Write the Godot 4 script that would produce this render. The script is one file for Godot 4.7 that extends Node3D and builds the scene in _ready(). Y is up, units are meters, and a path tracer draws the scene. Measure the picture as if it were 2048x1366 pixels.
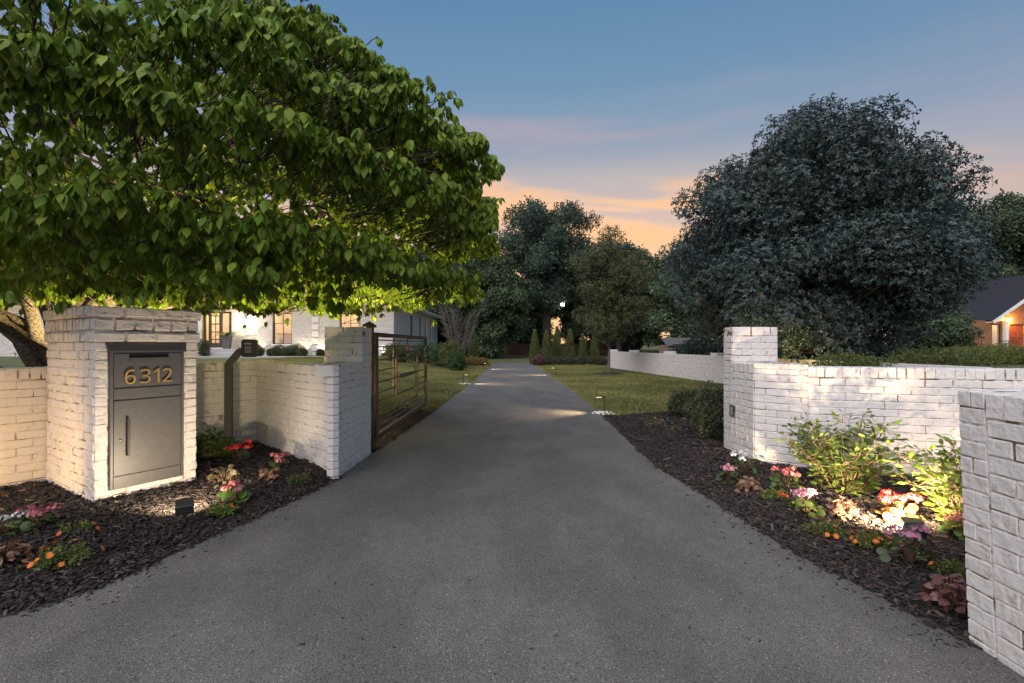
extends Node3D
# Gateway of a white brick house at dusk. x right, y up, the drive runs towards -z. d() turns (x, distance up the drive, height) into a point.

var rng := RandomNumberGenerator.new()
var M := {}
var S := {}
var names := {}

class MB:
	var v := PackedVector3Array()
	var n := PackedVector3Array()
	var c := PackedColorArray()

	func tri(a: Vector3, b: Vector3, e: Vector3, na: Vector3, nb: Vector3, ne: Vector3, col := Color.WHITE) -> void:
		if (b - a).cross(e - a).dot(na + nb + ne) > 0.0:
			v.append_array([a, e, b]); n.append_array([na, ne, nb])
		else:
			v.append_array([a, b, e]); n.append_array([na, nb, ne])
		c.append_array([col, col, col])

	func face(a: Vector3, b: Vector3, e: Vector3, hint: Vector3, col := Color.WHITE) -> void:
		var m := (b - a).cross(e - a).normalized()
		if m.dot(hint) < 0.0: m = -m
		if m.length_squared() > 0.5: tri(a, b, e, m, m, m, col)

	func quad(a: Vector3, b: Vector3, e: Vector3, f: Vector3, hint: Vector3, col := Color.WHITE) -> void:
		var m := (e - a).cross(f - b).normalized()
		if m.length_squared() < 0.5: return
		if m.dot(hint) < 0.0: m = -m
		tri(a, b, e, m, m, m, col)
		tri(a, e, f, m, m, m, col)

	func box(t: Transform3D, s: Vector3, b := 0.0, j := 0.0, r: RandomNumberGenerator = null, col := Color.WHITE) -> void:
		var h := s * 0.5
		var p := PackedVector3Array()
		p.resize(24)
		for i in 8:
			var sg := Vector3(1.0 if i & 1 else -1.0, 1.0 if i & 2 else -1.0, 1.0 if i & 4 else -1.0)
			for a in 3:
				var q := Vector3.ZERO
				for k in 3:
					q[k] = sg[k] * (h[k] - (0.0 if k == a else b))
				if j > 0.0:
					q += Vector3(r.randf_range(-j, j), r.randf_range(-j, j), r.randf_range(-j, j))
				p[i * 3 + a] = t * q
		var o := t.origin
		for a in 3:
			var u := (a + 1) % 3
			var w := (a + 2) % 3
			for sgn in 2:
				var base := sgn << a
				var i0 := base
				var i1 := base | (1 << u)
				var i2 := base | (1 << u) | (1 << w)
				var i3 := base | (1 << w)
				quad(p[i0 * 3 + a], p[i1 * 3 + a], p[i2 * 3 + a], p[i3 * 3 + a], (p[i0 * 3 + a] + p[i2 * 3 + a]) * 0.5 - o, col)
				if b > 0.0:
					for sg2 in 2:
						var e0 := base | (sg2 << u)
						var e1 := e0 | (1 << w)
						quad(p[e0 * 3 + a], p[e1 * 3 + a], p[e1 * 3 + u], p[e0 * 3 + u], (p[e0 * 3 + a] + p[e1 * 3 + u]) * 0.5 - o, col)
		if b > 0.0:
			for i in 8:
				face(p[i * 3], p[i * 3 + 1], p[i * 3 + 2], p[i * 3] - o, col)

	func at(x: float, y: float, z: float, sx: float, sy: float, sz: float, b := 0.0, col := Color.WHITE) -> void:
		box(Transform3D(Basis(), Vector3(x, y, z)), Vector3(sx, sy, sz), b, 0.0, null, col)

	func bar(a: Vector3, b: Vector3, w: float, h: float, bev := 0.0, col := Color.WHITE) -> void:
		var z := (b - a).normalized()
		var x := Vector3.UP.cross(z)
		x = Vector3.RIGHT if x.length() < 0.01 else x.normalized()
		box(Transform3D(Basis(x, z.cross(x), z), (a + b) * 0.5), Vector3(w, h, a.distance_to(b)), bev, 0.0, null, col)

	func tube(path: PackedVector3Array, rad: PackedFloat32Array, sides := 6, col := Color.WHITE, caps := true) -> void:
		var m := path.size()
		var ref := Vector3.UP if absf((path[1] - path[0]).normalized().y) < 0.9 else Vector3.RIGHT
		var pr := PackedVector3Array()
		var pn := PackedVector3Array()
		for i in m:
			var t := (path[mini(i + 1, m - 1)] - path[maxi(i - 1, 0)]).normalized()
			var x := (ref - t * ref.dot(t)).normalized()
			var y := t.cross(x)
			ref = x
			var ring := PackedVector3Array()
			var rn := PackedVector3Array()
			for k in sides:
				var a := TAU * k / sides
				var q := x * cos(a) + y * sin(a)
				ring.append(path[i] + q * rad[i]); rn.append(q)
			if i > 0:
				for k in sides:
					var k2 := (k + 1) % sides
					tri(pr[k], pr[k2], ring[k2], pn[k], pn[k2], rn[k2], col)
					tri(pr[k], ring[k2], ring[k], pn[k], rn[k2], rn[k], col)
			if caps and (i == 0 or i == m - 1):
				var o := -t if i == 0 else t
				for k in sides:
					tri(path[i], ring[k], ring[(k + 1) % sides], o, o, o, col)
			pr = ring
			pn = rn

	# a sheet of points, cols wide, with smooth normals near to «hint»
	func sheet(p: PackedVector3Array, cols: int, hint: Vector3, col := Color.WHITE) -> void:
		var rows := p.size() / cols
		var q := PackedVector3Array()
		for r in rows:
			for k in cols:
				var du := p[r * cols + mini(k + 1, cols - 1)] - p[r * cols + maxi(k - 1, 0)]
				var dv := p[mini(r + 1, rows - 1) * cols + k] - p[maxi(r - 1, 0) * cols + k]
				var m := du.cross(dv).normalized()
				if m.length_squared() < 0.5: m = hint
				q.append(m if m.dot(hint) >= 0.0 else -m)
		for r in rows - 1:
			for k in cols - 1:
				var a := r * cols + k
				var b := a + 1
				var e := a + cols
				var f := e + 1
				if p[a].distance_squared_to(p[b]) > 1e-12: tri(p[a], p[b], p[f], q[a], q[b], q[f], col)
				if p[e].distance_squared_to(p[f]) > 1e-12: tri(p[a], p[f], p[e], q[a], q[f], q[e], col)

	func prism(poly: PackedVector2Array, y0: float, y1: float, col := Color.WHITE) -> void:
		var mid := Vector2.ZERO
		for p in poly: mid += p / poly.size()
		var area := 0.0
		for i in poly.size(): area += poly[i].cross(poly[(i + 1) % poly.size()])
		for i in poly.size():
			var a := poly[i]
			var b := poly[(i + 1) % poly.size()]
			var o := Vector2(b.y - a.y, a.x - b.x) * signf(area)
			quad(Vector3(a.x, y0, a.y), Vector3(b.x, y0, b.y), Vector3(b.x, y1, b.y), Vector3(a.x, y1, a.y), Vector3(o.x, 0, o.y), col)
		var t := Geometry2D.triangulate_polygon(poly)
		for i in range(0, t.size(), 3):
			face(Vector3(poly[t[i]].x, y1, poly[t[i]].y), Vector3(poly[t[i + 1]].x, y1, poly[t[i + 1]].y), Vector3(poly[t[i + 2]].x, y1, poly[t[i + 2]].y), Vector3.UP, col)

	func ball(o: Vector3, r: Vector3, rows := 8, sides := 12, noise := 0.0, rg: RandomNumberGenerator = null, col := Color.WHITE) -> void:
		var p := PackedVector3Array()
		for i in rows + 1:
			var first := Vector3.ZERO
			for k in sides + 1:
				var a := PI * i / rows
				var b := TAU * k / sides
				var f := 1.0 + (rg.randf_range(-noise, noise) if noise > 0.0 and i > 0 and i < rows else 0.0)
				var q := o + Vector3(sin(a) * cos(b) * r.x, cos(a) * r.y, sin(a) * sin(b) * r.z) * f
				if k == 0: first = q
				if k == sides: q = first
				p.append(q)
		var m := PackedVector3Array()
		for q in p: m.append(((q - o) / (r * r)).normalized())
		for i in rows:
			for k in sides:
				var a := i * (sides + 1) + k
				var e := a + sides + 1
				if i > 0: tri(p[a], p[a + 1], p[e + 1], m[a], m[a + 1], m[e + 1], col)
				if i < rows - 1: tri(p[a], p[e + 1], p[e], m[a], m[e + 1], m[e], col)

	func mesh() -> ArrayMesh:
		var arr := []
		arr.resize(Mesh.ARRAY_MAX)
		arr[Mesh.ARRAY_VERTEX] = v
		arr[Mesh.ARRAY_NORMAL] = n
		arr[Mesh.ARRAY_COLOR] = c
		var m := ArrayMesh.new()
		m.add_surface_from_arrays(Mesh.PRIMITIVE_TRIANGLES, arr)
		return m

# ---------- objects ----------
func numbered(called: String) -> String:
	var k: int = names.get(called, -1) + 1
	names[called] = k
	return called if k == 0 else "%s_%03d" % [called, k]

func d(x: float, dist: float, y := 0.0) -> Vector3:
	return Vector3(x, y, -dist)

func thing(called: String, label: String, category: String, at := Vector3.ZERO, turn := 0.0, group := "") -> Node3D:
	var o := Node3D.new()
	o.name = numbered(called)
	add_child(o)
	o.position = at
	o.rotation.y = turn
	o.set_meta("label", label)
	o.set_meta("category", category)
	if group: o.set_meta("group", group)
	return o

func part(called: String, mesh: Mesh, mat: Material, parent: Node3D, t := Transform3D(), stuff := false) -> MeshInstance3D:
	var o := MeshInstance3D.new()
	o.name = called
	o.mesh = mesh
	o.material_override = mat
	o.transform = t
	if stuff: o.set_meta("kind", "stuff")
	parent.add_child(o, true)
	return o

func structure(called: String, mesh: Mesh, mat: Material) -> MeshInstance3D:
	var o := part(called, mesh, mat, self)
	o.set_meta("kind", "structure")
	return o

func copies(called: String, mesh: Mesh, mat: Material, parent: Node3D, xf: Array, cols: Array = []) -> void:
	if xf.is_empty(): return
	var mm := MultiMesh.new()
	mm.transform_format = MultiMesh.TRANSFORM_3D
	mm.use_colors = not cols.is_empty()
	mm.mesh = mesh
	mm.instance_count = xf.size()
	for i in xf.size():
		mm.set_instance_transform(i, xf[i])
		if cols: mm.set_instance_color(i, cols[i])
	var o := MultiMeshInstance3D.new()
	o.name = called
	o.multimesh = mm
	o.material_override = mat
	o.set_meta("kind", "stuff")
	parent.add_child(o, true)

func in_view(p: Vector3) -> bool:
	return p.z < -0.4 and absf(p.x) < -p.z * 1.06 and absf(p.y - 1.24) < -p.z * 0.71

# leaves whose outline shows become parts of their own (the nearest «most» of them), the rest one mass
func leaves(parent: Node3D, mesh: Mesh, mat: Material, xf: Array, cols: Array, most := 300, called := "leaf") -> void:
	var order := range(xf.size())
	var near := {}
	if most > 0:
		var key := []
		for i in xf.size():
			var p: Vector3 = parent.position + parent.basis * xf[i].origin
			key.append(-p.z if in_view(p) else 1e6 - p.z)
		order.sort_custom(func(a, b): return key[a] < key[b])
		for i in mini(most, xf.size()): near[order[i]] = true
	var rest := []
	var rc := []
	for i in xf.size():
		if near.has(i):
			part(called, mesh, tinted(mat, cols[i]), parent, xf[i])
		else:
			rest.append(xf[i]); rc.append(cols[i])
	copies("foliage", mesh, mat, parent, rest, rc)

var tints := {}
func tinted(mat: Material, col: Color) -> Material:
	var key := [mat, int(col.r * 60), int(col.g * 40), int(col.b * 60)]
	if not tints.has(key):
		var m: StandardMaterial3D = mat.duplicate()
		m.vertex_color_use_as_albedo = false
		m.albedo_color = col.linear_to_srgb()
		m.albedo_texture = noise("leaf_tone", 0.05, 3, Color(0.8, 0.8, 0.8), Color(1, 1, 1), 128)
		m.uv1_triplanar = true
		m.uv1_scale = Vector3.ONE * 1.3
		tints[key] = m
	return tints[key]

# ---------- materials ----------
func noise(called: String, freq: float, octaves: int, lo: Color, hi: Color, size := 512, kind := FastNoiseLite.TYPE_SIMPLEX_SMOOTH, a := 0.25, b := 0.75) -> NoiseTexture2D:
	if S.has(called): return S[called]
	var f := FastNoiseLite.new()
	f.seed = hash(called) % 1000
	f.noise_type = kind
	f.frequency = freq
	f.fractal_octaves = octaves
	if kind == FastNoiseLite.TYPE_CELLULAR:
		f.cellular_return_type = FastNoiseLite.RETURN_CELL_VALUE
		f.fractal_type = FastNoiseLite.FRACTAL_NONE
	var g := Gradient.new()
	g.set_color(0, lo); g.set_color(1, hi)
	g.set_offset(0, a); g.set_offset(1, b)
	var t := NoiseTexture2D.new()
	t.width = size; t.height = size
	t.seamless = true
	t.noise = f
	t.color_ramp = g
	S[called] = t
	return t

func mat(called: String, col: Color, rough := 0.8, metal := 0.0) -> StandardMaterial3D:
	var m := StandardMaterial3D.new()
	m.resource_name = called
	m.albedo_color = col.linear_to_srgb()
	m.roughness = rough
	m.metallic = metal
	M[called] = m
	return m

func tri_map(m: StandardMaterial3D, tex: Texture2D, scale: float, bump: Texture2D = null, cm := 0.0) -> void:
	m.albedo_texture = tex
	m.uv1_triplanar = true
	m.uv1_world_triplanar = true
	m.uv1_scale = Vector3.ONE * scale
	if bump:
		m.heightmap_enabled = true
		m.heightmap_texture = bump
		m.heightmap_scale = cm

func leaf_mat(called: String, rough := 0.5, through := 0.35) -> StandardMaterial3D:
	var m := mat(called, Color.WHITE, rough)
	m.vertex_color_use_as_albedo = true
	m.backlight_enabled = true
	m.backlight = Color(through, through, through).linear_to_srgb()
	return m

func gold_glow(called: String, col: Color, energy: float) -> StandardMaterial3D:
	var m := mat(called, col, 0.6)
	m.emission_enabled = true
	m.emission = col.linear_to_srgb()
	m.emission_energy_multiplier = energy
	return m

func g(x: float) -> Color:
	return Color(x, x, x)

func make_materials() -> void:
	# old white paint on brick: chalky off-white with grime in grainy patches
	var m := mat("white_brick", Color(0.76, 0.735, 0.715), 0.7)
	tri_map(m, paint_texture(), 0.9, noise("brick_bump", 0.035, 4, g(0), g(1), 512), 0.28)
	m = mat("white_joint", Color(0.68, 0.65, 0.62), 0.9)
	tri_map(m, noise("joint_tone", 0.02, 4, Color(0.50, 0.41, 0.32), Color(1, 0.98, 0.95), 256, FastNoiseLite.TYPE_SIMPLEX_SMOOTH, 0.3, 0.52), 1.3, S.get("brick_bump"), 0.5)
	m = mat("rough_brick", Color(0.73, 0.70, 0.68), 0.8)
	tri_map(m, paint_texture(), 1.1, noise("split_bump", 0.014, 5, g(0), g(1), 512), 1.6)
	m = mat("house_brick", Color(0.66, 0.63, 0.58), 0.8)
	m = mat("house_joint", Color(0.34, 0.30, 0.26), 0.9)
	m = mat("orange_brick", Color(0.34, 0.15, 0.07), 0.85)
	m.vertex_color_use_as_albedo = true
	m = mat("orange_joint", Color(0.26, 0.19, 0.13), 0.95)
	m = mat("asphalt", Color.WHITE, 0.86)
	tri_map(m, asphalt_texture(), 0.62, S["asphalt_height"], 0.55)
	m.detail_enabled = true
	m.detail_blend_mode = BaseMaterial3D.BLEND_MODE_MUL
	m.detail_uv_layer = BaseMaterial3D.DETAIL_UV_2
	m.detail_albedo = noise("asphalt_wear", 0.011, 5, Color(0.90, 0.90, 0.90), Color(1, 1, 1), 512, FastNoiseLite.TYPE_SIMPLEX_SMOOTH, 0.3, 0.7)
	m.uv2_triplanar = true
	m.uv2_world_triplanar = true
	m.uv2_scale = Vector3(0.23, 0.23, 0.13)
	m = mat("mulch_soil", Color(0.022, 0.016, 0.013), 0.95)
	m = mat("mulch_chip", Color.WHITE, 0.75)
	m.vertex_color_use_as_albedo = true
	m = mat("soil_lawn", Color.WHITE, 0.95)
	tri_map(m, noise("lawn_tone", 0.012, 4, Color(0.06, 0.07, 0.022).linear_to_srgb(), Color(0.10, 0.11, 0.034).linear_to_srgb(), 512), 0.12)
	m = leaf_mat("grass_blade", 0.6, 0.3)
	m = leaf_mat("dogwood_leaf", 0.46, 0.55)
	m.metallic_specular = 0.3
	m = leaf_mat("small_leaf", 0.45, 0.3)
	m = leaf_mat("far_leaf", 0.6, 0.25)
	m = leaf_mat("petal", 0.6, 0.4)
	m = mat("bark", Color(0.10, 0.075, 0.055), 0.95)
	tri_map(m, noise("bark_tone", 0.03, 4, Color(0.5, 0.5, 0.5), Color(1, 1, 1), 256), 2.2, noise("bark_bump", 0.03, 4, g(0), g(1), 256), 2.0)
	m = mat("dogwood_bark", Color(0.125, 0.095, 0.068), 0.95)
	tri_map(m, S["bark_tone"], 3.0, S["bark_bump"], 1.5)
	m = mat("twig", Color(0.16, 0.10, 0.06), 0.9)
	m = mat("grey_twig", Color(0.14, 0.115, 0.095), 0.9)
	m = mat("mailbox_paint", Color(0.115, 0.108, 0.105), 0.45, 0.2)
	tri_map(m, noise("metal_dust", 0.02, 4, Color(0.94, 0.94, 0.94), Color(1, 1, 1), 512), 1.6, noise("metal_grain", 0.25, 2, g(0), g(1), 256), 0.02)
	m = mat("dark_slot", Color(0.012, 0.012, 0.012), 0.6)
	m = mat("gold", Color(0.78, 0.50, 0.17), 0.38, 0.85)
	m = mat("chrome", Color(0.7, 0.7, 0.7), 0.25, 1.0)
	m = mat("gate_paint", Color(0.022, 0.016, 0.012), 0.45, 0.3)
	m = mat("black_plastic", Color(0.03, 0.028, 0.026), 0.5)
	m = mat("grey_plastic", Color(0.065, 0.057, 0.05), 0.5)
	m = mat("key_grey", Color(0.35, 0.34, 0.32), 0.5)
	m = mat("white_paint", Color(0.76, 0.73, 0.67), 0.6)
	m = mat("cream_wall", Color(0.74, 0.64, 0.46), 0.8)
	m = mat("dark_wood", Color(0.10, 0.055, 0.03), 0.5)
	m = mat("tan_wood", Color(0.42, 0.28, 0.15), 0.5)
	m = mat("bronze_frame", Color(0.05, 0.038, 0.026), 0.5, 0.2)
	m = mat("roof_slate", Color(0.040, 0.042, 0.058), 0.85)
	tri_map(m, noise("slate_tone", 0.05, 3, Color(0.65, 0.65, 0.65), Color(1, 1, 1), 256), 0.7)
	m = mat("stone_step", Color(0.42, 0.41, 0.40), 0.85)
	m = mat("concrete", Color(0.38, 0.36, 0.33), 0.9)
	m = mat("planter_grey", Color(0.12, 0.115, 0.11), 0.7)
	m = mat("red_door", Color(0.26, 0.055, 0.02), 0.5)
	m = mat("fence_wood", Color(0.10, 0.048, 0.030), 0.85)
	m = mat("pebble", Color(0.72, 0.70, 0.66), 0.7)
	m = mat("car_paint", Color(0.05, 0.055, 0.065), 0.3, 0.3)
	m = mat("rubber", Color(0.02, 0.02, 0.02), 0.85)
	m = mat("glass", Color(0.9, 0.92, 0.92), 0.05)
	m.albedo_color.a = 0.12
	m.transparency = BaseMaterial3D.TRANSPARENCY_ALPHA
	m = mat("dark_glass", Color(0.02, 0.022, 0.026), 0.08)
	gold_glow("warm_lens", Color(1.0, 0.72, 0.38), 6.0)
	gold_glow("white_lens", Color(1.0, 0.86, 0.66), 8.0)
	gold_glow("strip_lens", Color(1.0, 0.78, 0.48), 2.2)
	gold_glow("orange_lens", Color(1.0, 0.62, 0.22), 14.0)
	gold_glow("flood_lens", Color(1.0, 0.95, 0.8), 60.0)

func paint_texture() -> Texture2D:
	if S.has("paint"): return S["paint"]
	# off-white, brown-grey stains with their own ragged outline, pinholes
	var w := 1024
	var f := FastNoiseLite.new(); f.seed = 5; f.frequency = 0.012; f.fractal_octaves = 5
	var h := FastNoiseLite.new(); h.seed = 9; h.frequency = 0.11; h.fractal_octaves = 3
	var a := f.get_seamless_image(w, w, false, false, 0.1, true).get_data()
	var b := h.get_seamless_image(w, w, false, false, 0.1, true).get_data()
	var out := PackedByteArray()
	out.resize(w * w * 3)
	for i in w * w:
		var s := a[i] / 255.0
		var t := b[i] / 255.0
		var k := 0.90 + 0.10 * t
		var stain := clampf((s + 0.35 * t - 0.92) * 5.0, 0.0, 1.0) * 0.45
		if t > 0.80: stain = maxf(stain, (t - 0.80) * 2.2)
		out[i * 3] = int(255.0 * k * (1.0 - 0.42 * stain))
		out[i * 3 + 1] = int(252.0 * k * (1.0 - 0.56 * stain))
		out[i * 3 + 2] = int(248.0 * k * (1.0 - 0.68 * stain))
	S["paint"] = ImageTexture.create_from_image(Image.create_from_data(w, w, false, Image.FORMAT_RGB8, out))
	return S["paint"]

func asphalt_texture() -> Texture2D:
	# worn asphalt: pale and dark grit about 3 to 8 mm across in a grey binder, with broad weathered patches; 1.6 m to a tile
	var w := 1536
	var img := PackedByteArray()
	img.resize(w * w * 3)
	var hei := PackedByteArray()
	hei.resize(w * w)
	var f := FastNoiseLite.new(); f.seed = 21; f.frequency = 0.006; f.fractal_octaves = 4
	var big := f.get_seamless_image(w, w, false, false, 0.1, true).get_data()
	var h := FastNoiseLite.new(); h.seed = 22; h.frequency = 0.16; h.fractal_octaves = 3
	var fine := h.get_seamless_image(w, w, false, false, 0.1, true).get_data()
	for i in w * w:
		var s := big[i] / 255.0
		var t := fine[i] / 255.0
		var k := 102.0 + 9.0 * (s - 0.5) + 96.0 * (t - 0.5)
		img[i * 3] = int(clampf(k * 1.035, 0, 255))
		img[i * 3 + 1] = int(clampf(k, 0, 255))
		img[i * 3 + 2] = int(clampf(k * 0.945, 0, 255))
		hei[i] = int(50.0 + 150.0 * t)
	var r := RandomNumberGenerator.new()
	r.seed = 77
	for q in 44000:
		var kind := r.randf()
		var rad := r.randf_range(0.8, 3.1)
		if q < 70:
			rad = r.randf_range(4.0, 8.0)
			kind = 0.8
		elif q < 130:
			rad = r.randf_range(3.0, 4.5)
			kind = 0.1
		var cx := r.randi_range(0, w - 1)
		var cy := r.randi_range(0, w - 1)
		var tone := r.randf_range(112, 165) if kind < 0.50 else (r.randf_range(48, 88) if kind < 0.975 else r.randf_range(175, 215))
		var top := r.randf_range(150, 255) if kind < 0.50 or kind > 0.975 else r.randf_range(0, 60)
		var el := r.randf_range(0.5, 1.0)
		var an := r.randf() * PI
		var R := int(ceil(rad))
		for y in range(-R, R + 1):
			for x in range(-R, R + 1):
				var u := x * cos(an) + y * sin(an)
				var vv := (y * cos(an) - x * sin(an)) / el
				if u * u + vv * vv <= rad * rad:
					var i := posmod(cy + y, w) * w + posmod(cx + x, w)
					img[i * 3] = int(tone)
					img[i * 3 + 1] = int(tone * 0.965)
					img[i * 3 + 2] = int(tone * 0.92)
					hei[i] = int(top)
	S["asphalt_height"] = ImageTexture.create_from_image(Image.create_from_data(w, w, false, Image.FORMAT_L8, hei))
	return ImageTexture.create_from_image(Image.create_from_data(w, w, false, Image.FORMAT_RGB8, img))

# ---------- sky ----------
func make_sky() -> ImageTexture:
	var w := 2048
	var h := 1024
	var keys := [0.0, 10.0, 15.0, 18.5, 21.5, 28.0, 39.0, 90.0]
	var front := [Color(1.0, 0.61, 0.30), Color(1.0, 0.65, 0.36), Color(0.85, 0.58, 0.42), Color(0.52, 0.46, 0.45), Color(0.30, 0.36, 0.45), Color(0.165, 0.29, 0.44), Color(0.085, 0.215, 0.38), Color(0.045, 0.14, 0.29)]
	var back := [Color(0.30, 0.32, 0.42), Color(0.30, 0.34, 0.45), Color(0.27, 0.34, 0.46), Color(0.25, 0.33, 0.46), Color(0.21, 0.30, 0.44), Color(0.14, 0.25, 0.42), Color(0.08, 0.20, 0.37), Color(0.045, 0.14, 0.29)]
	var n1 := FastNoiseLite.new(); n1.seed = 3; n1.frequency = 1.0; n1.fractal_octaves = 5
	var n2 := FastNoiseLite.new(); n2.seed = 8; n2.frequency = 1.0; n2.fractal_octaves = 3
	var data := PackedFloat32Array()
	data.resize(w * h * 3)
	for y in h:
		var el := 90.0 - 180.0 * (y + 0.5) / h
		var e := maxf(el, 0.0)
		var k := 0
		while k < 6 and e > keys[k + 1]: k += 1
		var f := clampf((e - keys[k]) / (keys[k + 1] - keys[k]), 0, 1)
		var cf: Color = front[k].lerp(front[k + 1], f)
		var cb: Color = back[k].lerp(back[k + 1], f)
		for x in w:
			var i := (y * w + x) * 3
			if el < -1.0:
				data[i] = 0.10; data[i + 1] = 0.095; data[i + 2] = 0.085
				continue
			var az := 360.0 * (x + 0.5) / w
			if az > 180.0: az -= 360.0
			var glow := exp(-pow((az - 6.0) / 36.0, 2.0))
			var c := cb.lerp(cf, glow)
			if e < 45.0:
				var a := deg_to_rad(az)
				var p := Vector3(sin(a), 0, cos(a)) * 3.0
				var lean := e + 0.03 * az
				var warp := n2.get_noise_3d(p.x * 0.7, lean * 0.09, p.z * 0.7)
				# long low streaks of orange cloud, cut by blue-grey gaps
				var s := n1.get_noise_3d(p.x * 0.55, lean * 0.30 + warp * 0.9, p.z * 0.55)
				var low := smoothstep(19.6, 17.8, lean + warp * 1.5) * smoothstep(4.0, 9.0, e)
				var orange := low * smoothstep(-0.30, 0.22, s) * glow
				c = c.lerp(Color(1.0, 0.56, 0.28), orange * 0.75)
				var grey := low * smoothstep(0.02, 0.30, -s) * glow
				c = c.lerp(Color(0.46, 0.42, 0.46), grey * 0.55)
				# a higher, paler pink band
				var s2 := n2.get_noise_3d(p.x * 0.35 + 7.0, lean * 0.16 + warp * 0.3, p.z * 0.35) + 0.25 * n1.get_noise_3d(p.x * 0.5, lean * 0.5, p.z * 0.5)
				var high := smoothstep(19.5, 21.5, lean) * smoothstep(29.0, 24.0, lean + warp * 3.0)
				c = c.lerp(Color(0.46, 0.37, 0.42), clampf(high * smoothstep(-0.35, 0.45, s2) * 0.62 * (0.25 + 0.75 * glow), 0, 1))
			data[i] = c.r; data[i + 1] = c.g; data[i + 2] = c.b
	return ImageTexture.create_from_image(Image.create_from_data(w, h, false, Image.FORMAT_RGBF, data.to_byte_array()))

func lamp_spot(parent: Node3D, at: Vector3, to: Vector3, energy: float, angle: float, col: Color, size := 0.03, blend := 0.6) -> void:
	var l := SpotLight3D.new()
	l.name = "beam"
	parent.add_child(l, true)
	l.look_at_from_position(parent.position + parent.basis * at, parent.position + parent.basis * to, Vector3.UP if absf((to - at).normalized().y) < 0.98 else Vector3.RIGHT)
	l.light_energy = energy
	l.spot_angle = angle
	l.spot_angle_attenuation = blend
	l.spot_range = 40.0
	l.spot_attenuation = 2.0
	l.light_color = col.linear_to_srgb()
	l.light_size = size
	l.shadow_enabled = true

func lamp_omni(parent: Node3D, at: Vector3, energy: float, col: Color, size := 0.05) -> void:
	var l := OmniLight3D.new()
	l.name = "glow"
	parent.add_child(l, true)
	l.position = at
	l.light_energy = energy
	l.omni_range = 40.0
	l.omni_attenuation = 2.0
	l.light_color = col.linear_to_srgb()
	l.light_size = size
	l.shadow_enabled = true

# ---------- ground ----------
var drive_left := [Vector2(-1.2, 31.0), Vector2(-1.25, 22.0), Vector2(-1.29, 15.0), Vector2(-1.42, 8.7), Vector2(-1.5, 7.0), Vector2(-1.56, 5.5), Vector2(-1.62, 4.34), Vector2(-1.76, 3.6), Vector2(-1.94, 2.98), Vector2(-2.09, 2.44), Vector2(-2.31, 2.17), Vector2(-2.8, 1.75), Vector2(-4.0, 1.35), Vector2(-9.0, 1.2)]
var drive_right := [Vector2(1.44, 31.0), Vector2(1.6, 22.0), Vector2(1.66, 15.0), Vector2(1.56, 8.7), Vector2(1.5, 6.5), Vector2(1.46, 5.04), Vector2(1.56, 4.02), Vector2(1.63, 3.3), Vector2(1.69, 2.77), Vector2(1.79, 2.38), Vector2(1.86, 2.1), Vector2(1.93, 1.93), Vector2(2.3, 1.85), Vector2(2.6, 1.2), Vector2(9.0, 0.9)]

func gy(x: float, dist: float) -> float:
	var h := 0.6 * smoothstep(-2.2, -8.0, x) * smoothstep(5.5, 24.0, dist)
	h += 0.55 * smoothstep(7.0, 15.0, x) * smoothstep(6.0, 22.0, dist)
	return h - 0.02

func dense(pts: Array, step: float, wob: float) -> PackedVector2Array:
	var out := PackedVector2Array()
	var f := FastNoiseLite.new(); f.seed = 4; f.frequency = 1.7
	for i in pts.size() - 1:
		var p0: Vector2 = pts[maxi(i - 1, 0)]
		var p3: Vector2 = pts[mini(i + 2, pts.size() - 1)]
		var a: Vector2 = pts[i]
		var b: Vector2 = pts[i + 1]
		var k := maxi(2, int(a.distance_to(b) / step))
		for q in k:
			var t := float(q) / k
			var p := a.cubic_interpolate(b, p0, p3, t) if a.distance_to(b) < 4.0 else a.lerp(b, t)
			out.append(p + Vector2(f.get_noise_2d(p.x * 3.0, p.y * 3.0), 0) * wob)
	out.append(pts[-1])
	return out

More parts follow.
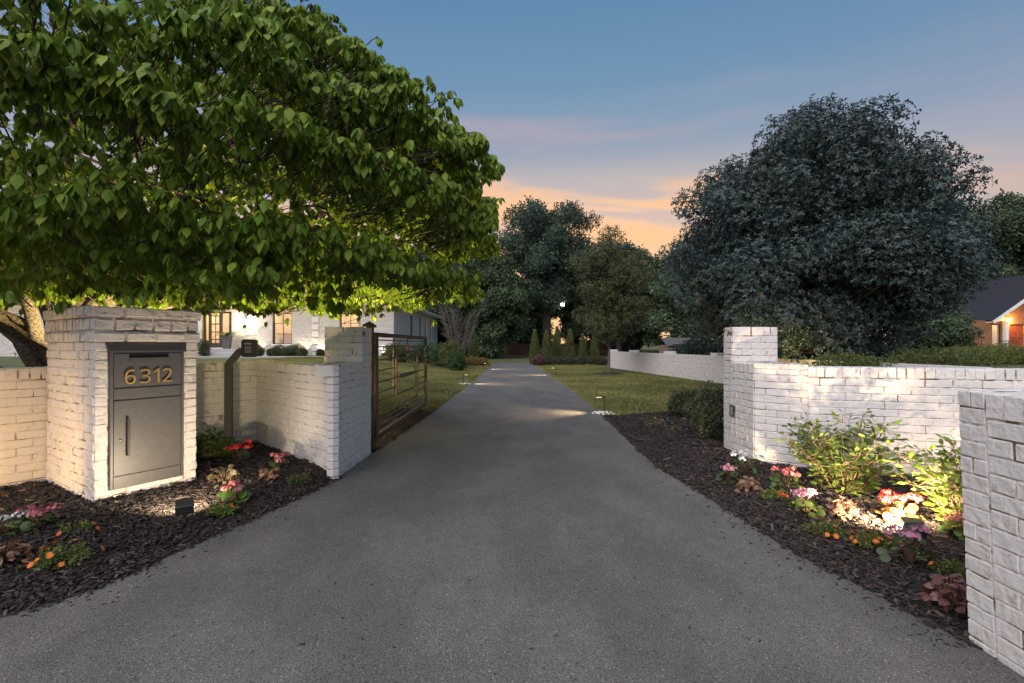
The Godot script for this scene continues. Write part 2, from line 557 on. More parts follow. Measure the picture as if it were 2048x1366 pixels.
func make_ground() -> void:
	var xs := []
	var ds := []
	var x := -320.0
	while x <= 320.0:
		xs.append(x); x += 1.2 if absf(x) < 40.0 else (6.0 if absf(x) < 90.0 else 40.0)
	var dd := -60.0
	while dd <= 420.0:
		ds.append(dd); dd += 1.2 if dd > -4.0 and dd < 60.0 else (6.0 if dd < 110.0 else 40.0)
	var p := PackedVector3Array()
	for q in ds:
		for w in xs: p.append(Vector3(w, gy(w, q), -q))
	var m := MB.new()
	m.sheet(p, xs.size(), Vector3.UP)
	structure("ground", m.mesh(), M.soil_lawn)
	# drive
	var l := dense(drive_left, 0.12, 0.012)
	var r := dense(drive_right, 0.12, 0.012)
	var poly := PackedVector2Array()
	for q in l: poly.append(Vector2(q.x, -q.y))
	poly.append_array([Vector2(-9, 6), Vector2(9, 6)])
	r.reverse()
	for q in r: poly.append(Vector2(q.x, -q.y))
	m = MB.new()
	m.prism(poly, -0.06, 0.012)
	structure("driveway", m.mesh(), M.asphalt)
	bed("planting_bed", [Vector2(-1.60, 4.40), Vector2(-1.76, 3.6), Vector2(-1.94, 2.98), Vector2(-2.09, 2.44), Vector2(-2.31, 2.17), Vector2(-2.8, 1.75), Vector2(-4.0, 1.36)], [Vector2(-1.85, 4.72), Vector2(-2.5, 5.35), Vector2(-3.05, 5.9), Vector2(-3.6, 5.0), Vector2(-4.1, 4.2), Vector2(-4.6, 3.4), Vector2(-5.5, 2.0)], 15000, 0.07)
	bed("planting_bed", [Vector2(1.55, 8.25), Vector2(1.5, 6.5), Vector2(1.46, 5.04), Vector2(1.56, 4.02), Vector2(1.63, 3.3), Vector2(1.69, 2.77), Vector2(1.79, 2.38), Vector2(1.88, 1.95)], [Vector2(4.6, 8.3), Vector2(4.0, 7.0), Vector2(3.0, 5.6), Vector2(2.9, 4.75), Vector2(3.4, 4.55), Vector2(4.0, 4.35), Vector2(4.6, 4.15), Vector2(4.7, 2.2)], 24000, 0.06)
	# bits of mulch strayed on to the drive
	var xf := []
	var cs := []
	for i in 380:
		var side := i % 2
		var e: Array = drive_left if side == 0 else drive_right
		var k := rng.randi_range(5, 10)
		var q: Vector2 = e[k].lerp(e[k + 1], rng.randf())
		var off := absf(rng.randfn(0, 0.10)) if i < 340 else rng.randf() * 2.2
		xf.append(Transform3D(Basis.from_euler(Vector3(rng.randfn(0, 0.1), rng.randf() * TAU, rng.randfn(0, 0.1))) * Basis.from_scale(Vector3.ONE * rng.randf_range(0.15, 0.55)), d(q.x + off * (1.0 if side == 0 else -1.0), q.y, 0.015)))
		cs.append(vary(Color(0.03, 0.022, 0.018), 0.5))
	var stray := thing("stray_mulch", "stray bits of dark mulch scattered on the drive edges", "mulch")
	stray.set_meta("kind", "stuff")
	copies("mulch", S.chip, M.mulch_chip, stray, xf, cs)
	# bed behind the open gate
	bed("planting_bed", [Vector2(-1.44, 8.6), Vector2(-1.5, 7.0), Vector2(-1.56, 5.6)], [Vector2(-2.1, 8.9), Vector2(-2.3, 7.2), Vector2(-2.3, 5.6)], 4500, 0.03)

func bed(called: String, e: Array, b: Array, chips: int, rise: float) -> void:
	var rows := 10 * (e.size() - 1) + 1
	var cols := 18
	var f := FastNoiseLite.new(); f.seed = 14; f.frequency = 2.4
	var spot := func(s: float, t: float) -> Vector3:
		var i := mini(int(s), e.size() - 2)
		var k := s - i
		var i0 := maxi(i - 1, 0)
		var i3 := mini(i + 2, e.size() - 1)
		var a: Vector2 = e[i].cubic_interpolate(e[i + 1], e[i0], e[i3], k)
		var q := a.lerp(b[i].lerp(b[i + 1], k), t)
		return Vector3(q.x, 0.012 + rise * smoothstep(0.0, 0.4, t) + 0.018 * f.get_noise_2d(q.x * 2.0, q.y * 2.0) * smoothstep(0.0, 0.1, t), -q.y)
	var p := PackedVector3Array()
	for r in rows:
		for c in cols: p.append(spot.call((e.size() - 1) * float(r) / (rows - 1), float(c) / (cols - 1)))
	var m := MB.new()
	m.sheet(p, cols, Vector3.UP)
	var o := structure(numbered(called), m.mesh(), M.mulch_soil)
	var xf := []
	var cs := []
	for i in chips:
		var s := rng.randf() * (e.size() - 1)
		var t := rng.randf()
		var q: Vector3 = spot.call(s, t)
		if t < 0.06: q += Vector3(rng.randf_range(-0.04, 0.04), 0, rng.randf_range(-0.04, 0.04))
		q.y += rng.randf_range(0.0, 0.016)
		var bs := Basis.from_euler(Vector3(rng.randfn(0, 0.34), rng.randf() * TAU, rng.randfn(0, 0.3)))
		var big := 1.0 if rng.randf() < 0.8 else 1.5
		bs = bs * Basis.from_scale(Vector3(rng.randf_range(0.5, 1.5) * big, rng.randf_range(0.6, 1.3), rng.randf_range(0.5, 1.3)))
		xf.append(Transform3D(bs, q))
		var v := rng.randf_range(0.010, 0.032) if rng.randf() < 0.86 else rng.randf_range(0.04, 0.085)
		cs.append(Color(v * 1.55, v * 1.08, v * 0.86))
	copies("mulch", S.chip, M.mulch_chip, o, xf, cs)

func make_lawn() -> void:
	var tuft := MB.new()
	for i in 16:
		var a := rng.randf() * TAU
		var o := Vector3(rng.randf_range(-0.07, 0.07), 0, rng.randf_range(-0.07, 0.07))
		var u := Vector3(cos(a), 0, sin(a))
		var h := rng.randf_range(0.03, 0.06)
		var tip := o + Vector3(rng.randf_range(-0.03, 0.03), h, rng.randf_range(-0.03, 0.03))
		var mid := o.lerp(tip, 0.55) + Vector3(0, 0.008, 0)
		var nn := Vector3(-u.z, 0.5, u.x).normalized()
		var w := 0.0032
		tuft.tri(o - u * w, o + u * w, mid + u * w * 0.8, nn, nn, nn)
		tuft.tri(o - u * w, mid + u * w * 0.8, mid - u * w * 0.8, nn, nn, nn)
		tuft.tri(mid - u * w * 0.8, mid + u * w * 0.8, tip, nn, nn, nn)
	var tm := tuft.mesh()
	var f := FastNoiseLite.new(); f.seed = 31; f.frequency = 0.35; f.fractal_octaves = 3
	for side in [-1, 1]:
		var xf := []
		var cs := []
		for i in 42000:
			var dist := 5.6 + 26.0 * pow(rng.randf(), 1.25)
			var x: float = side * (1.3 + rng.randf() * (7.5 if side > 0 else 9.5))
			if side > 0 and dist < 8.2 + 0.25 * sin(x * 2.0): continue
			if side > 0 and x > lerpf(7.9, 5.2, (dist - 8.0) / 18.0): continue
			if side < 0 and dist < 9.0 and x > -2.2: continue
			if side < 0 and dist < 4.0 - x * 0.75: continue
			var edge := 1.72 if side > 0 else 1.48
			if absf(x) < edge - 0.02 * (dist - 8.0): continue
			var k := 0.85 + 0.55 * f.get_noise_2d(x, dist) + rng.randf_range(-0.15, 0.15)
			var b := Basis(Vector3.UP, rng.randf() * TAU).scaled(Vector3(1.25, rng.randf_range(0.7, 1.25), 1.25))
			xf.append(Transform3D(b, d(x, dist, gy(x, dist) + 0.002)))
			cs.append(Color(0.25 * k + 0.01, 0.26 * k, 0.075 * k))
		var o := thing("lawn_grass", "short green grass of the lawn %s the drive" % ["between the house and" if side < 0 else "between the long white wall and"], "grass")
		o.set_meta("kind", "stuff")
		copies("grass", tm, M.grass_blade, o, xf, cs)

# ---------- masonry ----------
func make_brick_meshes() -> void:
	for i in 5:
		var m := MB.new()
		m.box(Transform3D(), Vector3(0.196, 0.058, 0.06), 0.004, 0.0014, rng)
		S["brick%d" % i] = m.mesh()
		m = MB.new()
		m.box(Transform3D(), Vector3(0.196, 0.058, 0.06), 0.007, 0.0036, rng)
		S["split%d" % i] = m.mesh()
	var m := MB.new()
	m.box(Transform3D(), Vector3(0.2, 0.06, 0.05))
	S.plain_brick = m.mesh()
	m = MB.new()
	m.box(Transform3D(), Vector3(0.036, 0.006, 0.012), 0.0, 0.0025, rng)
	S.chip = m.mesh()

# one face of brickwork from a to b (x, distance), seen from the side that n points to; cut = [u0, u1, y0, y1] left free
func lay(out: Array, a: Vector2, b: Vector2, n: Vector2, y0: float, y1: float, o := {}) -> void:
	var course: float = o.get("course", 0.068)
	var module: float = o.get("module", 0.205)
	var depth: float = o.get("depth", 0.06)
	var proud: float = o.get("proud", 0.003)
	var joint: float = o.get("joint", 0.0055)
	var uneven: float = o.get("uneven", 0.0010)
	var cuts: Array = o.get("cuts", [])
	var L := a.distance_to(b)
	var u := (b - a) / L
	n = (n - u * n.dot(u)).normalized()
	var rows := maxi(1, roundi((y1 - y0) / course))
	var ch := (y1 - y0) / rows
	for r in rows:
		var x := -(module * 0.5 if (r + int(o.get("shift", 0))) % 2 else 0.0)
		var yc := y0 + (r + 0.5) * ch
		while x < L - 0.02:
			var x0 := maxf(x, 0.0)
			var x1 := minf(x + module + rng.randf_range(-0.006, 0.006), L)
			x += module
			if L - x1 < 0.03: x1 = L
			for c in cuts:
				if yc > c[2] and yc < c[3]:
					if x0 < c[0] and x1 > c[0]: x1 = c[0]
					elif x0 < c[1] and x1 > c[1]: x0 = c[1]
					elif x0 >= c[0] and x1 <= c[1]: x1 = x0
			var w := x1 - x0 - joint
			if w < 0.022: continue
			var q := a + u * (x0 + x1) * 0.5 + n * (proud - depth * 0.5 + rng.randf_range(-uneven, uneven))
			var X := Vector3(u.x, 0, -u.y)
			var Z := Vector3(n.x, 0, -n.y)
			var Y := Vector3.UP
			if X.cross(Y).dot(Z) < 0.0: X = -X
			var bs := Basis(X, Y, Z).rotated(Z, rng.randfn(0, 0.0035)) * Basis.from_scale(Vector3(w / 0.196, (ch - joint) / 0.058, depth / 0.06))
			out.append(Transform3D(bs, Vector3(q.x, yc + rng.randf_range(-0.001, 0.001), -q.y)))

func place_bricks(parent: Node3D, xf: Array, material: Material, most := 300, kind := "brick", shift := true) -> void:
	var key := []
	var order := range(xf.size())
	for i in xf.size():
		var p: Vector3 = xf[i].origin
		key.append(-p.z if in_view(p) else 1e5 - p.z)
	order.sort_custom(func(a, b): return key[a] < key[b])
	var inv := parent.transform.affine_inverse() if shift else Transform3D()
	var rest := []
	for j in order.size():
		var i: int = order[j]
		if j < most and key[i] < 1e4:
			part("brick", S["%s%d" % [kind, rng.randi_range(0, 4)]], material, parent, inv * xf[i])
		else:
			rest.append(inv * xf[i])
	copies("brickwork", S[kind + "0"], material, parent, rest)

func core(parent: Node3D, poly: Array, y0: float, y1: float, material: Material, called := "core") -> void:
	var p := PackedVector2Array()
	for q in poly: p.append(Vector2(q.x - parent.position.x, -q.y - parent.position.z))
	var m := MB.new()
	m.prism(p, y0, y1)
	part(called, m.mesh(), material, parent)

# a garden wall between two points, with a course of upright bricks for its top
func garden_wall(label: String, a: Vector2, b: Vector2, n: Vector2, top: float, group := "", most := 300) -> Node3D:
	var t := thing("brick_wall", label, "wall", d((a.x + b.x) * 0.5, (a.y + b.y) * 0.5), 0.0, group)
	var u := (b - a).normalized()
	n = (n - u * n.dot(u)).normalized()
	core(t, [a - n * 0.002, b - n * 0.002, b - n * 0.23, a - n * 0.23], -0.05, top - 0.012, M.white_joint)
	var xf := []
	lay(xf, a, b, n, -0.03, top - 0.108)
	lay(xf, a, b, n, top - 0.106, top, {"course": 0.106, "module": 0.071, "depth": 0.25, "joint": 0.008, "uneven": 0.003})
	place_bricks(t, xf, M.white_brick, most)
	return t

func make_walls() -> void:
	var I := Vector2(-3.02, 5.68)
	var C := Vector2(-1.615, 4.34)
	var J := Vector2(-1.90, 4.612)
	garden_wall("white brick garden wall behind the letterbox pillar, washed by yellow light", I - Vector2(0.52, 0.854) * 5.0, I + Vector2(0.52, 0.854) * 0.22, Vector2(0.854, -0.52), 1.05)
	garden_wall("short slanting white brick wall between the keypad corner and the gate hinge pier", I, J, Vector2(-0.7, -0.715), 1.045)
	# hinge pier: a low block with a taller pier behind it
	var t := thing("gate_pier", "white brick gate pier carrying the hinged brown gate", "pier", d(-1.83, 5.0))
	core(t, [C + Vector2(-0.003, 0.004), Vector2(-1.6245, 5.2), Vector2(-2.03, 5.2), Vector2(-2.03, 5.0), Vector2(-1.735, 4.79), J + Vector2(0.002, 0.002)], -0.05, 1.045, M.white_joint, "low_core")
	core(t, [Vector2(-1.6245, 5.209), Vector2(-1.6245, 5.52), Vector2(-2.033, 5.52), Vector2(-2.033, 5.209)], -0.05, 1.425, M.white_joint, "tall_core")
	var xf := []
	lay(xf, C, J, Vector2(-0.7, -0.715), -0.03, 0.945, {"shift": 1})
	lay(xf, C, J, Vector2(-0.7, -0.715), 0.945, 1.052, {"course": 0.053, "module": 0.2})
	lay(xf, C + Vector2(-0.004, 0.006), Vector2(-1.622, 5.2), Vector2(1, 0), -0.03, 0.945)
	lay(xf, C + Vector2(-0.004, 0.006), Vector2(-1.622, 5.2), Vector2(1, 0), 0.945, 1.052, {"course": 0.106, "module": 0.071, "depth": 0.16})
	lay(xf, Vector2(-1.622, 5.206), Vector2(-1.622, 5.52), Vector2(1, 0), -0.03, 1.33, {"shift": 1})
	lay(xf, Vector2(-2.036, 5.206), Vector2(-1.624, 5.206), Vector2(0, -1), 1.05, 1.33, {"course": 0.075})
	lay(xf, Vector2(-2.036, 5.206), Vector2(-1.624, 5.206), Vector2(0, -1), 1.33, 1.432, {"course": 0.1, "module": 0.206, "depth": 0.10})
	lay(xf, Vector2(-1.622, 5.306), Vector2(-1.622, 5.52), Vector2(1, 0), 1.33, 1.432, {"course": 0.1, "module": 0.206, "depth": 0.3, "shift": 1})
	place_bricks(t, xf, M.white_brick)
	# latch pier on the other side
	var R := Vector2(2.42, 4.8)
	var K := Vector2(2.775, 4.5)
	t = thing("gate_pier", "white brick gate pier with a small black sensor, catching leaf shadows", "pier", d(2.6, 4.9))
	core(t, [R + Vector2(0.004, 0.003), Vector2(2.3935, 5.2), Vector2(2.88, 5.2), Vector2(2.96, 4.76), K + Vector2(0.003, 0.004)], -0.05, 1.045, M.white_joint, "low_core")
	core(t, [Vector2(2.3935, 5.215), Vector2(2.3935, 5.42), Vector2(2.883, 5.42), Vector2(2.883, 5.215)], -0.05, 1.425, M.white_joint, "tall_core")
	xf = []
	var pn := Vector2(-0.645, -0.764)
	lay(xf, R, K, pn, -0.03, 0.945)
	lay(xf, R, K, pn, 0.945, 1.052, {"course": 0.053, "module": 0.2})
	lay(xf, R + Vector2(-0.001, 0.006), Vector2(2.39, 5.21), Vector2(-1, 0), -0.03, 0.945, {"shift": 1})
	lay(xf, R + Vector2(-0.001, 0.006), Vector2(2.39, 5.21), Vector2(-1, 0), 0.945, 1.052, {"course": 0.106, "module": 0.071, "depth": 0.16})
	lay(xf, Vector2(2.39, 5.216), Vector2(2.39, 5.42), Vector2(-1, 0), -0.03, 1.33)
	lay(xf, Vector2(2.394, 5.212), Vector2(2.885, 5.212), Vector2(0, -1), 1.05, 1.33, {"course": 0.075})
	lay(xf, Vector2(2.394, 5.212), Vector2(2.885, 5.212), Vector2(0, -1), 1.33, 1.432, {"course": 0.1, "module": 0.206, "depth": 0.22})
	place_bricks(t, xf, M.white_brick)
	garden_wall("white brick garden wall behind the leafy shrubs, dappled with their shadows", K + Vector2(0.0057, 0.0192), K + Vector2(0.0057, 0.0192) + Vector2(0.959, -0.282) * 3.4, Vector2(-0.282, -0.959), 1.035)
	# leaning end pier of that wall
	t = thing("end_pier", "leaning white brick end pier with chipped paint, standing at the drive edge", "pier", d(1.90, 1.55), 0.0)
	t.rotation.z = 0.040
	core(t, [Vector2(1.9065, 2.003), Vector2(2.75, 2.0), Vector2(2.75, 0.9), Vector2(1.8865, 0.9)], -0.05, 1.05, M.white_joint)
	xf = []
	lay(xf, Vector2(1.905, 2.008), Vector2(1.903, 1.892), Vector2(-1, 0), -0.03, 1.055, {"module": 0.116, "shift": 0})
	lay(xf, Vector2(1.900, 1.886), Vector2(1.884, 0.9), Vector2(-1, 0), -0.03, 0.95, {"shift": 1})
	lay(xf, Vector2(1.900, 1.886), Vector2(1.884, 0.9), Vector2(-1, 0), 0.95, 1.057, {"course": 0.106, "module": 0.071, "depth": 0.24})
	lay(xf, Vector2(2.75, 2.0), Vector2(1.96, 2.0), Vector2(0, 1), -0.03, 1.055, {"shift": 1})
	for i in xf.size(): xf[i] = t.transform * Transform3D(Basis(), -t.position) * xf[i]
	place_bricks(t, xf, M.white_brick)
	# long wall along the lawn, far up the drive
	t = thing("brick_wall", "long low white brick wall along the far side of the lawn", "wall", d(5.9, 18.0))
	var a := Vector2(7.55, 7.6)
	var b := Vector2(5.0, 24.8)
	core(t, [a, b, b + Vector2(0.25, 0.04), a + Vector2(0.25, 0.04)], -0.1, 0.86, M.white_joint)
	xf = []
	lay(xf, b, a, Vector2(-1, 0), -0.03, 0.88, {"uneven": 0.002, "joint": 0.007})
	place_bricks(t, xf, M.white_brick, 300)
	for i in 4:
		var q := b.lerp(a, [0.006, 0.16, 0.36, 0.55][i])
		var m := MB.new()
		m.at(0, 0, 0, 0.36, 1.0, 0.36, 0.01)
		part("pier", m.mesh(), M.white_brick, t, Transform3D(Basis(Vector3.UP, 0.147), d(q.x + 0.20, q.y, 0.46) - t.position))

# ---------- letterbox ----------
func make_letterbox() -> void:
	var Q := Vector2(-3.07, 3.53)
	var f := Vector2(0.534, 0.845)
	var s := Vector2(-0.845, 0.534)
	var n := Vector2(0.845, -0.534)
	var W := 0.69
	var D := 1.06
	var t := thing("letterbox_pillar", "squat white brick pillar with corbelled top holding the letterbox", "pillar", d(Q.x, Q.y))
	var ring := func(o: float) -> Array:
		return [Q + (-f + n) * o, Q + f * (W + o) + n * o, Q + f * (W + o) + s * D, Q - f * o + s * D]
	core(t, ring.call(-0.003), -0.05, 1.26, M.white_joint, "core")
	core(t, ring.call(0.012), 1.262, 1.337, M.white_joint, "corbel_core")
	core(t, ring.call(-0.002), 1.337, 1.443, M.white_joint, "neck_core")
	core(t, ring.call(0.020), 1.443, 1.524, M.white_joint, "cap_core")
	var xf := []
	lay(xf, Q, Q + f * W, n, -0.03, 1.262, {"cuts": [[0.078, 0.588, 0.14, 1.262]], "uneven": 0.003, "module": 0.2})
	lay(xf, Q + n * -0.004, Q + s * D, -f, -0.03, 1.262, {"uneven": 0.003})
	lay(xf, Q + f * W + n * -0.004, Q + f * W + s * D, f, -0.03, 1.262, {"uneven": 0.003})
	for row in [[0.020, 1.262, 1.335, 0.205, 0.07], [0.006, 1.345, 1.440, 0.125, 0.069], [0.028, 1.450, 1.530, 0.2, 0.069]]:
		var o: float = row[0]
		var A := Q - f * o + n * o
		var hgt: float = row[2] - row[1]
		lay(xf, A, Q + f * (W + o) + n * o, n, row[1], row[2], {"course": hgt, "module": row[3], "depth": 0.09, "uneven": 0.006, "joint": 0.010, "proud": 0.004})
		lay(xf, A - n * 0.006, Q - f * o + s * D, -f, row[1], row[2], {"course": hgt, "module": row[4], "depth": 0.09, "uneven": 0.004, "proud": 0.004})
		lay(xf, Q + f * (W + o) - n * 0.006, Q + f * (W + o) + s * D, f, row[1], row[2], {"course": hgt, "module": row[4], "depth": 0.09, "uneven": 0.004, "proud": 0.004})
	place_bricks(t, xf, M.rough_brick, 300, "split")

	var o := Q + f * 0.3325
	t = thing("letterbox", "charcoal steel letterbox cabinet with gold house numbers set in the brick pillar", "letterbox", d(o.x, o.y), 1.0073)
	var m := MB.new()
	m.at(0, 0.666, -0.02, 0.495, 1.038, 0.07, 0.003)
	part("cabinet", m.mesh(), M.mailbox_paint, t)
	m = MB.new()
	m.at(-0.238, 0.666, 0.022, 0.018, 1.03, 0.02, 0.002)
	m.at(0.238, 0.666, 0.022, 0.018, 1.03, 0.02, 0.002)
	part("frame", m.mesh(), M.mailbox_paint, t)
	# sloping hood over the flap
	m = MB.new()
	m.quad(Vector3(-0.275, 1.258, 0.008), Vector3(0.275, 1.258, 0.008), Vector3(0.256, 1.192, 0.045), Vector3(-0.256, 1.192, 0.045), Vector3(0, 0.5, 1))
	m.quad(Vector3(-0.256, 1.192, 0.045), Vector3(0.256, 1.192, 0.045), Vector3(0.256, 1.180, 0.045), Vector3(-0.256, 1.180, 0.045), Vector3(0, 0, 1))
	m.quad(Vector3(-0.256, 1.180, 0.045), Vector3(0.256, 1.180, 0.045), Vector3(0.256, 1.180, -0.01), Vector3(-0.256, 1.180, -0.01), Vector3(0, -1, 0))
	m.face(Vector3(-0.275, 1.258, 0.008), Vector3(-0.256, 1.186, 0.045), Vector3(-0.256, 1.186, -0.01), Vector3(-1, 0, 0))
	m.face(Vector3(0.275, 1.258, 0.008), Vector3(0.256, 1.186, 0.045), Vector3(0.256, 1.186, -0.01), Vector3(1, 0, 0))
	part("hood", m.mesh(), M.mailbox_paint, t)
	m = MB.new()
	m.at(0, 1.045, 0.022, 0.452, 0.256, 0.016, 0.002)
	var flap := part("flap", m.mesh(), M.mailbox_paint, t)
	m = MB.new()
	m.at(0, 1.152, 0.0305, 0.262, 0.026, 0.002)
	part("slot", m.mesh(), M.dark_slot, flap)
	m = MB.new()
	m.at(0, 1.136, 0.044, 0.258, 0.006, 0.028, 0.001)
	m.at(-0.126, 1.126, 0.044, 0.008, 0.026, 0.026, 0.001)
	m.at(0.126, 1.131, 0.044, 0.008, 0.016, 0.026, 0.001)
	part("pull", m.mesh(), M.mailbox_paint, flap)
	var font := SystemFont.new()
	font.font_names = PackedStringArray(["Droid Sans"])
	font.font_weight = 500
	for q in [["6", -0.132], ["3", -0.030], ["1", 0.050], ["2", 0.120]]:
		var tm := TextMesh.new()
		tm.text = q[0]
		tm.font = font
		tm.font_size = 64
		tm.pixel_size = 0.0024
		tm.depth = 0.010
		part("digit", tm, M.gold, flap, Transform3D(Basis(), Vector3(q[1], 0.992, 0.046)))
	m = MB.new()
	m.at(0, 0.864, 0.020, 0.452, 0.083, 0.014, 0.002)
	part("middle_panel", m.mesh(), M.mailbox_paint, t)
	m = MB.new()
	m.at(0, 0.532, 0.022, 0.452, 0.566, 0.016, 0.002)
	var door := part("parcel_door", m.mesh(), M.mailbox_paint, t)
	m = MB.new()
	m.at(-0.142, 0.536, 0.058, 0.018, 0.288, 0.008, 0.002)
	m.at(-0.142, 0.672, 0.044, 0.018, 0.012, 0.032, 0.001)
	m.at(-0.142, 0.400, 0.044, 0.018, 0.012, 0.032, 0.001)
	part("handle", m.mesh(), M.black_plastic, door)
	m = MB.new()
	m.tube(PackedVector3Array([Vector3(-0.186, 0.514, 0.028), Vector3(-0.186, 0.514, 0.037), Vector3(-0.186, 0.514, 0.038)]), PackedFloat32Array([0.010, 0.010, 0.004]), 12)
	part("lock", m.mesh(), M.chrome, door)
	m = MB.new()
	m.at(0, 0.197, 0.020, 0.452, 0.092, 0.014, 0.002)
	part("bottom_panel", m.mesh(), M.mailbox_paint, t)

# ---------- gate, keypad, lamps ----------
func make_gate() -> void:
	var t := thing("gate_post", "square brown steel gate post with pyramid cap beside the hinge pier", "post", d(-1.672, 5.63))
	var m := MB.new()
	m.at(0, 0.71, 0, 0.085, 1.46, 0.085, 0.004)
	part("post", m.mesh(), M.gate_paint, t)
	m = MB.new()
	m.at(0, 1.455, 0, 0.13, 0.03, 0.13, 0.003)
	for k in 4:
		var a := TAU * k / 4 + PI / 4
		var b := a + TAU / 4
		m.face(Vector3(cos(a) * 0.085, 1.47, sin(a) * 0.085), Vector3(cos(b) * 0.085, 1.47, sin(b) * 0.085), Vector3(0, 1.515, 0), Vector3(cos(a + PI / 4), 1, sin(a + PI / 4)))
	part("cap", m.mesh(), M.gate_paint, t)
	for y in [0.22, 1.16]:
		m = MB.new()
		m.tube(PackedVector3Array([Vector3(0.03, y - 0.06, -0.062), Vector3(0.03, y + 0.06, -0.062)]), PackedFloat32Array([0.018, 0.018]), 10)
		part("hinge", m.mesh(), M.gate_paint, t)
	m = MB.new()
	m.at(0.02, 0.60, 0.062, 0.085, 0.11, 0.05, 0.008)
	m.at(-0.015, 0.515, 0.055, 0.02, 0.06, 0.02, 0.003)
	part("operator_box", m.mesh(), M.black_plastic, t)

	t = thing("driveway_gate", "brown steel gate of nested bars standing open along the drive edge", "gate", d(-1.642, 5.74))
	var L := 3.40
	var y0 := 0.085
	var y1 := 1.385
	var H := y1 - y0
	var bar := func(called: String, u0: float, v0: float, u1: float, v1: float, w: float, dep: float) -> void:
		var q := MB.new()
		var c := Vector3(0, y0 + H * (v0 + v1) * 0.5, -L * (u0 + u1) * 0.5)
		q.box(Transform3D(Basis(), c), Vector3(dep, absf(v1 - v0) * H + (w if v0 == v1 else 0.0), absf(u1 - u0) * L + (w if u0 == u1 else 0.0)), 0.002)
		part(called, q.mesh(), M.gate_paint, t)
	bar.call("stile", 0.012, 0, 0.012, 1, 0.075, 0.05)
	bar.call("stile", 0.995, 0, 0.995, 1, 0.05, 0.045)
	bar.call("rail", 0.0235, 0.978, 0.987, 0.978, 0.055, 0.045)
	bar.call("rail", 0.0235, 0.03, 0.987, 0.03, 0.06, 0.045)
	bar.call("upright", 0.27, 0.20, 0.27, 0.957, 0.026, 0.022)
	bar.call("upright", 0.76, 0.20, 0.76, 0.80, 0.026, 0.022)
	bar.call("upright", 0.53, 0.66, 0.53, 0.957, 0.026, 0.022)
	bar.call("upright", 0.53, 0.08, 0.53, 0.34, 0.026, 0.022)
	bar.call("upright", 0.315, 0.34, 0.315, 0.74, 0.026, 0.024)
	bar.call("upright", 0.70, 0.34, 0.70, 0.66, 0.026, 0.024)
	for v in [0.93, 0.865]: bar.call("cross_bar", 0.0235, v, 0.987, v, 0.016, 0.014)
	bar.call("cross_bar", 0.27, 0.80, 0.76, 0.80, 0.024, 0.02)
	bar.call("cross_bar", 0.315, 0.73, 0.70, 0.73, 0.024, 0.02)
	bar.call("cross_bar", 0.315, 0.34, 0.70, 0.34, 0.024, 0.02)
	bar.call("cross_bar", 0.27, 0.21, 0.76, 0.21, 0.024, 0.02)
	bar.call("cross_bar", 0.0235, 0.53, 0.987, 0.53, 0.020, 0.016)
	bar.call("lock_plate", 0.39, 0.53, 0.64, 0.53, 0.06, 0.03)
	for v in [0.74, 0.64, 0.43, 0.35, 0.27]:
		bar.call("cross_bar", 0.0235, v, 0.27, v, 0.016, 0.014)
		bar.call("cross_bar", 0.76, v, 0.987, v, 0.016, 0.014)
	for v in [0.16, 0.11]: bar.call("cross_bar", 0.0235, v, 0.987, v, 0.016, 0.014)

	t = thing("gate_sensor", "small black sensor box on the driveway side of the gate pier", "sensor", d(2.382, 5.19, 0.525))
	m = MB.new()
	m.at(0, 0, 0, 0.03, 0.115, 0.09, 0.006)
	part("housing", m.mesh(), M.black_plastic, t)
	m = MB.new()
	m.at(-0.0155, 0, 0.01, 0.004, 0.085, 0.045, 0.001)
	part("lens", m.mesh(), M.key_grey, t)

	t = thing("keypad_post", "bent grey steel post carrying a gate keypad in the flower bed", "keypad", d(-2.985, 5.06), 0.12)
	m = MB.new()
	m.at(0, 0.52, 0, 0.072, 1.06, 0.05, 0.004)
	m.bar(Vector3(0.002, 1.035, 0), Vector3(0.115, 1.175, 0), 0.049, 0.065, 0.004)
	m.at(0.13, 1.175, 0, 0.06, 0.06, 0.04, 0.002)
	part("post", m.mesh(), M.grey_plastic, t)
	m = MB.new()
	m.at(0.212, 1.20, 0.01, 0.152, 0.185, 0.085, 0.018)
	var box := part("keypad_box", m.mesh(), M.black_plastic, t)
	m = MB.new()
	m.at(0.212, 1.248, 0.0535, 0.066, 0.014, 0.003)
	part("display", m.mesh(), M.key_grey, box)
	for r in 4:
		for c in 3:
			m = MB.new()
			m.at(0.19 + c * 0.022, 1.215 - r * 0.018, 0.0535, 0.015, 0.009, 0.003)
			part("key", m.mesh(), M.key_grey, box)

